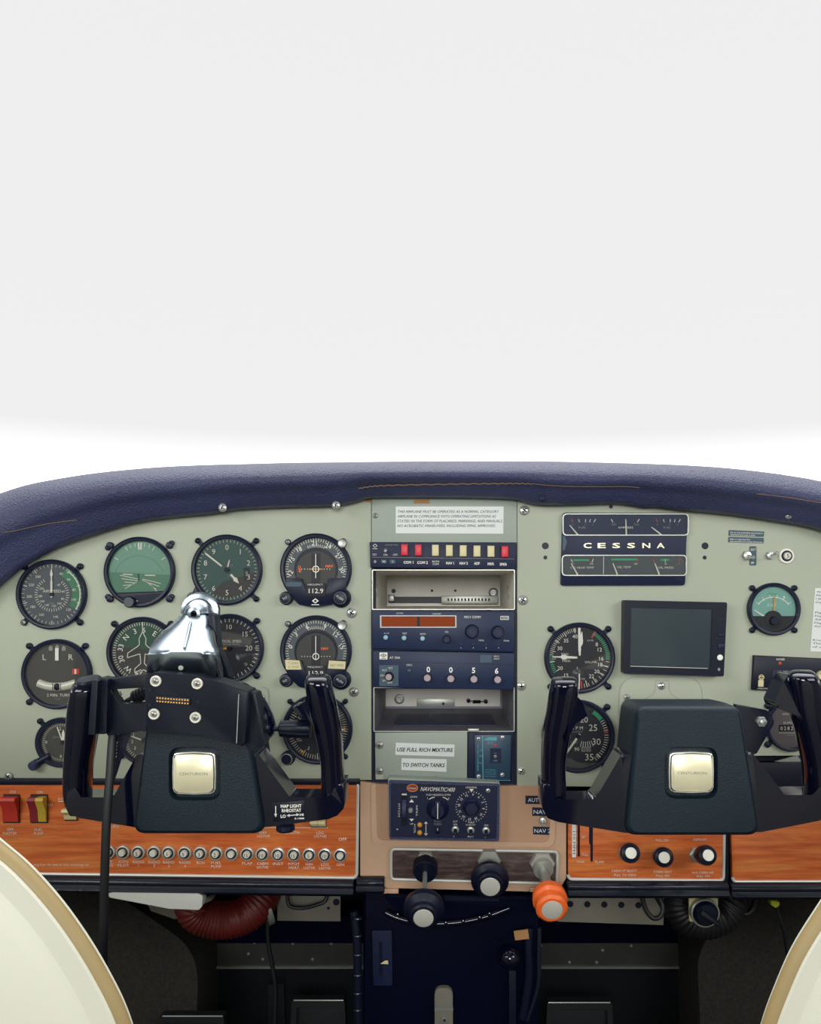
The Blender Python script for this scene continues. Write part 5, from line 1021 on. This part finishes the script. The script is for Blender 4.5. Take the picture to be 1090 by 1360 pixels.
b = MB(); p = A(379, 1094, 225); b.lathe((p[0], p[1], 225), (0, 1, 0), [(5, 0), (9.5, 1.5), (9.8, 6), (8, 8)], 'black', 28, lob=lambda a: 1+.03*math.cos(14*a)); b.build('rheostat_knob', ly)

# ================================================================ DEVICE MOUNT ON THE LEFT YOKE
mo = thing('device_mount', (258, 940, 240), 'black gadget cradle clamped across the left yoke, with gold contact pins and four silver screws', 'device mount')
def ap(pts, w): return [A(x, y, w)[:2] for x, y in pts]
b = MB()
b.prism(rpoly(ap([(142, 902), (194, 895.5), (194, 913), (148, 916)], 262), 1), 248, 262, 'mount', bev=1)
b.prism(rpoly(ap([(142, 916), (148, 916), (152, 924), (160, 935), (192, 934), (205, 934), (205, 972), (188, 971), (142, 977)], 262), 1), 248, 262, 'mount', bev=1)
b.build('left_arm', mo)
b = MB(); b.prism(rpoly(ap([(129, 900), (143, 902), (141, 975), (127, 975)], 270), 1.5), 246, 270, 'mount', bev=1.5); b.prism(rpoly(ap([(122, 903), (130, 904), (126, 975.5), (117, 976)], 280), 1), 246, 280, 'mount', bev=1); b.build('clamp_jaw', mo)
b = MB(); pl = [(193, 897), (203, 893), (258, 897), (272, 903), (286, 904), (330, 919), (324, 992), (300, 984), (270, 976), (240, 973), (192, 971)]
b.prism(rpoly(ap(pl, 280), [3, 4, 6, 4, 3, 3, 3, 0, 0, 0, 4], 5), 245, 280, 'mount', bev=1.6, seg=3); b.build('cradle', mo)
b = MB(); b.line(*A(317, 922, 282)[:2], *A(314, 987, 282)[:2], .8, 282, 'steel'); b.build('edge_line', mo)
b = MB(); b.prism(rpoly(ap([(206.5, 924.5), (252, 927.5), (251.5, 937), (206, 933.5)], 282), 1), 280, 282, 'black', bev=.3)
for i in range(12):
    for j in range(2):
        p = A(208.8+i*3.68, 927+i*.28+j*4.3, 282.6); b.prism([(p[0]-.75, p[1]-.75), (p[0]+.75, p[1]-.75), (p[0]+.75, p[1]+.75), (p[0]-.75, p[1]+.75)], 282, 282.8, 'goldpin')
b.build('pin_connector', mo, label='gold contact pins')
for x, y in ((206.3, 904.8), (261.4, 908.3), (204, 948.7), (259, 953.3)):
    p = A(x, y, 282); b = MB(); b.lathe((p[0], p[1], 280), (0, 0, 1), [(5.5, 0), (5.5, 1.6), (4.9, 2.4), (4.1, 2.2), (3.9, 1.0)], 'mark', 28); b.build('washer', mo)
    screw(mo, p[0], p[1], 3.3, 281.0, 'steel', 'cradle_screw', rot=25)
b = MB()
for x, y in ((199, 916), (198.5, 936), (262.5, 932), (314.5, 923.5)): p = A(x, y, 281); b.prism(circ(p[0], p[1], 1.9, 14), 280, 280.6, 'black')
b.build('small_hole', mo)
b = MB(); b.prism(rpoly(ap([(330, 918), (340, 921), (352, 985), (350, 991), (335, 996), (326, 992)], 268), 2), 244, 268, 'mount', bev=1.6); b.build('right_jaw', mo)
b = MB(); pp = [A(*p, 236) for p in ((288, 905), (320, 910), (342, 927), (354, 948), (357, 968), (352, 978))]; b.tube(pp, [3, 4, 5, 5.5, 7, 5], 'gloss', 14, 6, flat=1.8); b.build('clamp_arch', mo)
b = MB(); b.tube([A(350, 967.5, 240), A(390, 968.5, 240)], 2.7, 'black', 14, 0); b.build('clamp_screw', mo)
b = MB(); p = A(372, 967.8, 240); b.lathe(p, (1, .02, 0), [(3, -2), (8, 0), (8.4, 8), (9, 10), (9.2, 30), (8.4, 31.5), (.1, 31.8)], 'mount', 40, lob=lambda a: 1+.045*math.cos(12*a)); b.build('clamp_knob', mo)
b = MB(); p = A(118, 907, 256); b.lathe((p[0]-2, p[1]+3, 250), (-.1, -1, .25), [(11, -3), (13, 0), (13.2, 5), (11.5, 7.4), (.1, 8)], 'mount', 36, lob=lambda a: 1+.02*math.cos(18*a)); b.build('round_knob', mo)
# bent sheet hood and ball joint above the cradle
ho = thing('mount_hood', (243, 900, 240), 'bent dark metal hood with a bright sloping top, rising above the cradle', 'hood')
b = MB()
secs = [(903, 194, 296, 249), (885, 195, 294.5, 256), (870, 196.5, 291, 262), (866, 197.5, 290, 262), (860, 199, 288.5, 256), (850, 205, 285.5, 243), (840, 214, 284, 229), (830, 225.5, 282.5, 214), (822, 235, 280.5, 203), (813, 243, 277.5, 192)]
R = []
for y, xl, xr, w in secs:
    row = []
    for k in range(13):
        f = k/12; x = xl+(xr-xl)*f; row.append(A(x, y, w-14*(2*f-1)**4))
    R.append(row)
top = [[p for p in r] for r in R]; bot = [[(p[0], p[1]+1.2, p[2]-3) for p in r] for r in R]
b.loft([a+c[::-1] for a, c in zip(top, bot)], 'hood_metal'); b.build('bent_plate', ho, ang=50)
b = MB(); b.tube([A(253, 826, 211), A(249, 845, 238), A(245, 861, 258.5)], [1.6, 1.9, 1.5], 'hood_metal', 10, 5); b.build('pressed_rib', ho)
b = MB(); p = A(240, 887, 256); b.prism(circ(p[0], p[1], 2.6, 20), 253, 256.5, 'stack_paint', bev=.4); b.build('rivet', ho)
b = MB(); p = A(260, 815, 190); b.lathe((p[0], p[1], 160), (0, 0, 1), [(9, 0), (14, 6), (16.5, 14), (17, 20), (15.5, 27), (12, 33), (7.5, 36), (7, 38), (3.6, 38.4), (3.4, 33, 'ink'), (.1, 33, 'ink')], 'hood_metal', 36); b.lathe((p[0]+1, p[1]-2, 172), (0, 0, 1), [(21, 0), (22, 3), (21, 7), (18, 8)], 'hood_metal', 36); b.build('ball_joint', ho, ang=50)
b = MB(); b.prism(rpoly(ap([(278, 812), (287, 818), (291, 860), (308, 900), (296, 904), (286, 885)], 200), 2), 186, 206, 'black', bev=2); b.build('hood_side', ho)
# cables
def cable(name, pts, r, m, label, cat='cable'):
    b = MB(); b.tube(pts, r, m, 12, 7); return b.build(name, label=label, cat=cat)
cable('power_cable', [A(152, 958, 250), A(149, 985, 252), A(146, 1030, 256), A(142, 1080, 260), A(140, 1130, 262), A(138, 1200, 262), A(137, 1262, 255), A(136, 1380, 200), A(136, 1500, 120)], 4.4, 'rubber', 'thick straight black cable hanging from the left yoke down past the wood panel')
t = thing('cable_plug', (196, 926, 235), 'ribbed black plug and short cable behind the gadget cradle', 'plug')
b = MB(); b.tube([A(160, 938, 236), A(170, 930, 236), A(180, 925, 236)], 2.6, 'rubber', 12, 5); b.build('cable', t)
b = MB()
R = []; p0 = Vector(A(176, 928, 236)); p1 = Vector(A(196, 918, 240)); d = p1-p0
b.lathe(tuple(p0), tuple(d), [(3.4, 0)]+[q for k in range(4) for q in ((6.6-k*.1+.6, 3+k*4), (6.6+.6, 5+k*4), (5.2, 5.6+k*4), (5.2, 6.6+k*4))]+[(6, 22)], 'rubber', 24); b.build('strain_relief', t)
b = MB(); b.tube([A(159, 918, 215), A(162, 926, 216), A(160, 936, 216), A(156, 942, 214)], 1, 'chrome', 8, 5); b.build('key_ring', label='thin silver ring loop hanging behind the left arm of the gadget cradle', cat='ring')
b = MB(); b.loft([[A(x, y, w) for x, y, w in r] for r in (
    [(155, 976, 232), (176, 968, 232), (176, 968, 226), (155, 976, 226)], [(152, 988, 234), (168, 992, 230), (168, 992, 225), (152, 988, 228)], [(149, 1005, 236), (163, 1003, 230), (163, 1003, 226), (149, 1005, 230)],
    [(146, 1022, 238), (156, 1026, 232), (156, 1026, 228), (146, 1022, 232)], [(143, 1040, 240), (148, 1048, 236), (148, 1048, 232), (143, 1040, 236)])], 'black', cap=(1, 1))
for i, ch in enumerate('turnlyquist'[:9]):
    p = A(153.5-i*.7+1, 986+i*4.6, 239); b.txt('unsjglps w'[i], p[0], p[1], 3, 'mark', 239.5-i*.1, rot=-80)
b.build('fabric_strap', label='short black strap with pale lettering hanging between cable and left yoke hub', cat='strap')

# ================================================================ SEATS
def seat(pts, side, label):
    # pts: outline seen at w = 600, from the top centre to the bottom edge next to the aisle
    W_ = 600; t = None
    o = spline([A(x, y, W_-25)[:2] for x, y in pts], 5); bx, by = o[-1]
    cx = (o[0][0]); c_y = (by+o[0][1])/2+60
    t = thing('front_seat', (cx, 1700, W_), label, 'seat', 'front seats')
    mir = [(2*cx-x, y) for x, y in o[::-1]][:-1]
    full = mir+o                                   # arch: far side up and over to the aisle side
    foot = 1700
    full = [(full[0][0], foot)]+full+[(full[-1][0], foot)]
    gx, gy = cx, c_y+100
    def ins(k, w): return [(gx+(x-gx)*(1-k), gy+(y-gy)*(1-k) if y < foot else foot, w) for x, y in full]
    b = MB(); b.loft([ins(.012, W_-8), ins(.0, W_-16), ins(.0, W_-25), ins(.06, W_-34), ins(.2, W_-55), ins(.42, W_-85)], 'seat'); b.build('cushion', t, ang=60)
    b = MB(); b.loft([ins(.03, W_-16), ins(.05, W_-9), ins(.10, W_-3), ins(.18, W_+2), ins(.3, W_+6), ins(.6, W_+9)], 'seat'); b.build('back_cover', t, ang=120)
    b = MB(); q = [(p[0], p[1], W_-16) for p in ins(.012, 0)]; b.tube(q, 6.2, 'piping', 12, 0); b.build('piping', t, ang=60)
    return t
seat([(-330, 945), (-220, 970), (-120, 1018), (-50, 1068), (0, 1112), (40, 1146), (80, 1190), (115, 1238), (145, 1288), (168, 1335), (184, 1385), (196, 1440), (210, 1560)], 0, 'cream leather seat back at lower left with tan piping')
seat([(1440, 980), (1340, 1005), (1240, 1052), (1160, 1110), (1110, 1166), (1078, 1212), (1050, 1258), (1028, 1308), (1012, 1352), (1000, 1400), (992, 1450), (980, 1560)], 1, 'cream leather seat back at lower right with tan piping')

# ================================================================ UNDER THE PANEL
t = thing('parking_brake_handle', (206, 1190, -10), 'flat silver brake handle under the wood switch panel', 'handle')
q = [A(x, y, 16)[:2] for x, y in ((142, 1187), (150, 1185), (262, 1186), (269, 1190), (268, 1204), (264, 1208.5), (225, 1207), (146, 1192))]
b = MB(); b.prism(rpoly(q, [1, 1, 4, 4, 4, 3, 10, 2]), -4, 16, 'paintsilver', bev=2, seg=3); b.build('blade', t)
b = MB(); b.tube([A(268, 1197, 4), A(280, 1192, -20), A(282, 1185, -60)], 4, 'steel', 12, 4); b.build('stem', t)
def ribbed(name, pts, r, m, label, n=60, rib=1.1, per=1.0, wm='wire', cat='air duct hose'):
    q = spline(pts, 24); L = 0; b = MB(); out = []; rr = []; nxt = 0
    V = [Vector(p) for p in q]; rad = []
    # resample evenly
    dist = [0]
    for a, c in zip(V, V[1:]): dist.append(dist[-1]+(c-a).length)
    tot = dist[-1]; step = per; k = 0; j = 0; pts2 = []
    while k*step < tot:
        s_ = k*step
        while dist[j+1] < s_: j += 1
        f = (s_-dist[j])/max(dist[j+1]-dist[j], 1e-6); pts2.append(tuple(V[j].lerp(V[j+1], f))); rad.append(r+(rib if (k % 4) in (1,) else (-rib if k % 4 == 3 else 0))); k += 1
    b.tube(pts2, rad, m, 28, 0); return b.build(name, label=label, cat=cat, ang=70)
ribbed('air_duct_hose', [A(262, 1195, -60), A(258, 1205, -60), A(268, 1216, -62), A(292, 1222, -66), (A(318, 1218, -72)), A(336, 1206, -80), A(346, 1192, -92), A(350, 1176, -110)], 26, 'hose_red', 'red ribbed air hose curving under the wood switch panel', per=1.2, rib=.9)
b = MB(); p = A(353, 1203, -95); b.lathe(p, (.9, -.3, -.4), [(26.5, -5), (27.5, -4), (27.5, 3), (26.5, 4)], 'steel', 32); b.build('hose_clamp', label='metal clamp at the right end of the red air hose', cat='clamp')
# duct plates
def plate(name, c, w, m, label, holes=(), cat='metal plate'):
    b = MB(); b.prism(ap(c, w), w-3, w, m, bev=.5)
    for x, y, r in holes: p = A(x, y, w); b.prism(circ(p[0], p[1], r*(D-w)/D, 18), w, w+.4, 'black')
    return b.build(name, label=label, cat=cat)
plate('backing_plate', [(368, 1180), (452, 1180), (452, 1224), (368, 1223)], -120, 'duct_plate', 'pale metal plate behind the black cable loop, left of the pedestal', ((446.5, 1198, 4.5), (436, 1206, 2)))
plate('backing_plate', [(190, 1190), (262, 1190), (262, 1214), (232, 1221), (200, 1210)], -150, 'duct_plate', 'pale metal plate behind the silver brake handle')
plate('perforated_bracket', [(700, 1190), (882, 1190), (881, 1229), (742, 1224), (700, 1216)], -60, 'duct_plate', 'pale perforated metal bracket right of the pedestal', tuple((757+k*22.6, 1200.5+k*.4, 4.2) for k in range(5))+((716, 1214, 1), (716, 1206, 1)))
cable('cable_loop', [A(382, 1176, -90), A(382, 1196, -88), A(386, 1204, -86), A(402, 1206, -86), A(420, 1202, -86), A(432, 1196, -88), A(436, 1180, -95)], 2.6, 'rubber', 'black cable loop in front of the pale plate left of the pedestal')
cable('control_cable', [A(358, 1188, -150), A(356, 1215, -150), A(356, 1250, -150), A(362, 1285, -150), A(366, 1320, -150), A(363, 1400, -150)], 3.4, 'rubber', 'long black cable hanging in the left footwell')
cable('cable_loop', [A(852, 1186, -30), A(856, 1205, -28), A(866, 1219, -26), A(877, 1217, -26), A(880, 1204, -28), A(874, 1188, -34)], 3.2, 'rubber', 'black cable loop left of the round air vent')
cable('cable_loop', [A(868, 1186, -60), A(876, 1200, -60), A(886, 1214, -62), A(896, 1216, -70), A(905, 1200, -90)], 2.6, 'rubber', 'thinner black cable running into the black hose')
cable('cable_loop', [A(968, 1190, -70), A(976, 1206, -70), A(990, 1214, -70), A(1000, 1206, -72), A(1003, 1188, -80)], 4, 'rubber', 'black cable loop right of the round air vent')
ribbed('air_duct_hose', [A(905, 1180, -70), A(902, 1200, -68), A(912, 1216, -66), A(932, 1222, -66), A(954, 1216, -68), A(966, 1200, -74), A(968, 1180, -90)], 26, 'hose_black', 'black ribbed air hose around the round vent, right footwell', per=1.3, rib=1.0)
t = thing('air_vent', (934, 1210, -20), 'round black rotary vent knob on a cream square plate, below the right wood panel', 'air vent')
b = MB(); b.prism(ap([(914.5, 1186), (953.5, 1186), (953, 1226), (916, 1224)], -22), -26, -22, 'cream', bev=.5); b.build('plate', t)
p = A(934, 1210, -22); b = MB(); b.lathe((p[0], p[1], -22), (0, 0, 1), [(19.5, 0), (19.5, 8), (18.4, 9), (17.2, 9), (16.8, 7, 'black'), (15, 7, 'black')], 'steel', 44); b.build('ring', t)
b = MB(); b.lathe((p[0], p[1], -18), (0, 0, 1), [(15.4, 0), (15, 7), (13, 10), (.1, 11)], 'black', 36); a_ = math.radians(35); dx, dy = math.cos(a_), math.sin(a_)
b.prism([(p[0]-dx*14-dy*3.6, p[1]-dy*14+dx*3.6), (p[0]+dx*17-dy*2.6, p[1]+dy*17+dx*2.6), (p[0]+dx*17+dy*2.6, p[1]+dy*17-dx*2.6), (p[0]-dx*14+dy*3.6, p[1]-dy*14-dx*3.6)], -8, 4, 'rubber', bev=1.5); b.build('knob', t)
t = thing('plug_connector', (1028, 1195, -40), 'small yellow plug on a black wire at right below the panel', 'plug')
b = MB(); b.prism(rpoly(ap([(1023, 1195), (1034, 1197), (1034, 1202), (1029, 1205), (1023, 1201)], -30), 1), -40, -28, 'yellowplug', bev=1); b.build('body', t)
b = MB(); b.tube([A(1030, 1200, -34), A(1034, 1215, -36), A(1040, 1235, -40), A(1044, 1262, -60), A(1048, 1300, -90)], 2, 'rubber', 8, 5); b.build('wire', t)
# pedals
def pedal(x0, y0, x1, y1, label, inner=True):
    t = thing('rudder_pedal', ((x0+x1)/2, 1700, -240), label, 'pedal', 'rudder pedals'); w = -200
    b = MB(); P4 = [(x0, y0), (x1, y0), (x1+3, y0+70), (x0-3, y0+70)]; b.prism(rpoly(ap(P4, w), 3), w-14, w, 'pedal', bev=2)
    b.frame(rpoly(ap(P4, w), 3), rpoly(ap([(x0+7, y0+9), (x1-7, y0+9), (x1-5, y0+62), (x0+5, y0+62)], w), 2), w, w+5, 'pedal', wi=w); b.build('pad', t)
    b = MB(); q0, q1 = A(x0+2, y0+1.5, w+5), A(x1-2, y0+1.5, w+5); b.tube([q0, q1], 1.3, 'steel', 8, 0); b.build('edge', t)
    b = MB(); q = A((x0+x1)/2, y0+60, w-10); b.tube([(q[0], q[1], w-10), (q[0], 1700, -300), (q[0], 1826, -330)], 8, 'pedal', 12, 3); b.build('arm', t)
pedal(214, 1348, 298, 1362, 'rudder pedal at left, its top edge just showing at the bottom of the photo'); pedal(388, 1327, 458, 1352, 'rudder pedal left of the pedestal, standing higher than its neighbour')
pedal(726, 1330, 812, 1360, 'dim rudder pedal in the right footwell')
b = MB(); b.prism(ap([(356, 1308), (377, 1306), (380, 1400), (354, 1400)], -260), -268, -260, 'firewall', bev=1); b.build('rudder_link', label='narrow grey upright bar behind the hanging cable in the left footwell', cat='bar')

# ---- pedestal
pe = thing('centre_pedestal', (600, 1830, -60), 'dark navy centre pedestal running down below the throttle levers', 'pedestal')
b = MB(); b.prism(ap([(482, 1184), (716, 1184), (712, 1500), (700, 1800), (500, 1800), (482, 1500)], -20), -330, -20, 'pedestal', bev=4, seg=3); b.build('body', pe)
b = MB(); b.prism(rpoly(ap([(494, 1236), (520, 1236), (521, 1309), (496, 1309)], -12), 1.5), -20, -12, 'navy', bev=1); b.prism(ap([(503, 1251), (507.5, 1251), (508, 1296), (503.5, 1296)], -11), -12, -11.6, 'black'); b.flat(ap([(505, 1280), (511, 1276), (515, 1275.5), (515.5, 1280.5)], -10), -10, 'cream'); b.build('trim_indicator', pe)
b = MB(); b.prism(rpoly(ap([(577, 1420), (577, 1312), (601, 1312), (602, 1420)], -12), [0, 11, 11, 0], 8), -20, -12, 'duct_plate', bev=1); p = A(590, 1354, -12); b.lathe((p[0], p[1], -12), (0, 0, 1), [(4.4, 0), (4, 2), (.1, 2.6)], 'steel', 20); b.prism(circ(p[0], p[1], 2, 10), -9.6, -9.2, 'ink'); b.flat(ap([(577, 1338), (601.5, 1338), (601.5, 1343), (577, 1343)], -11), -11, 'steel'); b.build('slotted_bracket', pe)
b = MB(); b.tube([A(470, 1210, -2), A(474, 1250, 0), A(475, 1300, 0), A(476, 1400, 0)], 5.6, 'black', 12, 6)
for y in (1219, 1242, 1267, 1294, 1318, 1340): p = A(475, y, 5); b.lathe(p, (0, 1, 0), [(6.2, -1.5), (6.8, 0), (6.2, 1.5)], 'roll_leather', 16)
b.build('link_chain', pe)
# fuel/steering rim below the throttles
b = MB(); b.prism(rpoly(ap([(505, 1186), (735, 1190), (725, 1207), (690, 1216), (620, 1221), (560, 1219), (525, 1207)], 0), 10, 6), -20, 2, 'pedestal', bev=4, seg=3); b.prism(rpoly(ap([(590, 1189), (662, 1194), (663, 1197), (590, 1196)], 3), 1), 2, 3, 'black'); b.build('upper_cowl', pe)
b = MB(); pts = [A(512, 1212, 2), A(530, 1220, 4), A(560, 1226, 6), A(600, 1226, 6), A(640, 1219, 5), A(676, 1206, 3)]; b.tube(pts, 4.4, 'gloss', 12, 6); b.build('rim', pe)
for x, y in ((528, 1215), (592, 1226), (615, 1224), (637, 1219), (650, 1214)): p = A(x, y, 8); b = MB(); b.lathe((p[0], p[1], 4), (0, 0, 1), [(4.4, 0), (4.4, 3), (2.6, 6), (.1, 7)], 'gloss', 16); b.build('rim_button', pe)
b = MB(); b.tube([A(703, 1232, -4), A(701, 1260, -2), A(702, 1300, -2), A(694, 1352, -4)], 6, 'black', 12, 6); b.tube([A(716, 1232, -4), A(715, 1270, -2), A(714, 1310, -2), A(700, 1355, -4)], 3.2, 'roll_leather', 12, 6); b.build('flap_lever_guide', pe)
b = MB(); b.prism(ap([(682, 1237), (701, 1234.5), (702.5, 1247), (684, 1249)], 6), 4, 6, 'tape'); b.build('paper_tag', label='small tan paper tag on the right side of the pedestal', cat='tag')
t = thing('selector_knob', (678, 1290, 0), 'shiny round black knob on the right side of the pedestal', 'knob')
p = A(677.5, 1277, 20); b = MB(); b.lathe((p[0], p[1], -18), (0, 0, 1), [(6, 0), (6, 14), (12, 18), (14.5, 24), (14, 31), (10, 37), (5, 40), (.1, 41)], 'gloss', 32); b.build('ball', t)
b = MB(); b.box(*A(676, 1292, 0)[:2], *A(686, 1420, 0)[:2], -20, -6, 'black', bev=1.5); b.build('shaft', t)
for x0, y0, x1, y1 in ((507, 1181, 529, 1187), (704, 1179, 721, 1185)):
    b = MB(); b.box(*A(x0, y0, 4)[:2], *A(x1, y1, 4)[:2], -6, 4, 'tan', bev=1); b.build('console_tab', label='small tan tab below the %s end of the throttle panel' % ('left' if x0 < 600 else 'right'), cat='tab')
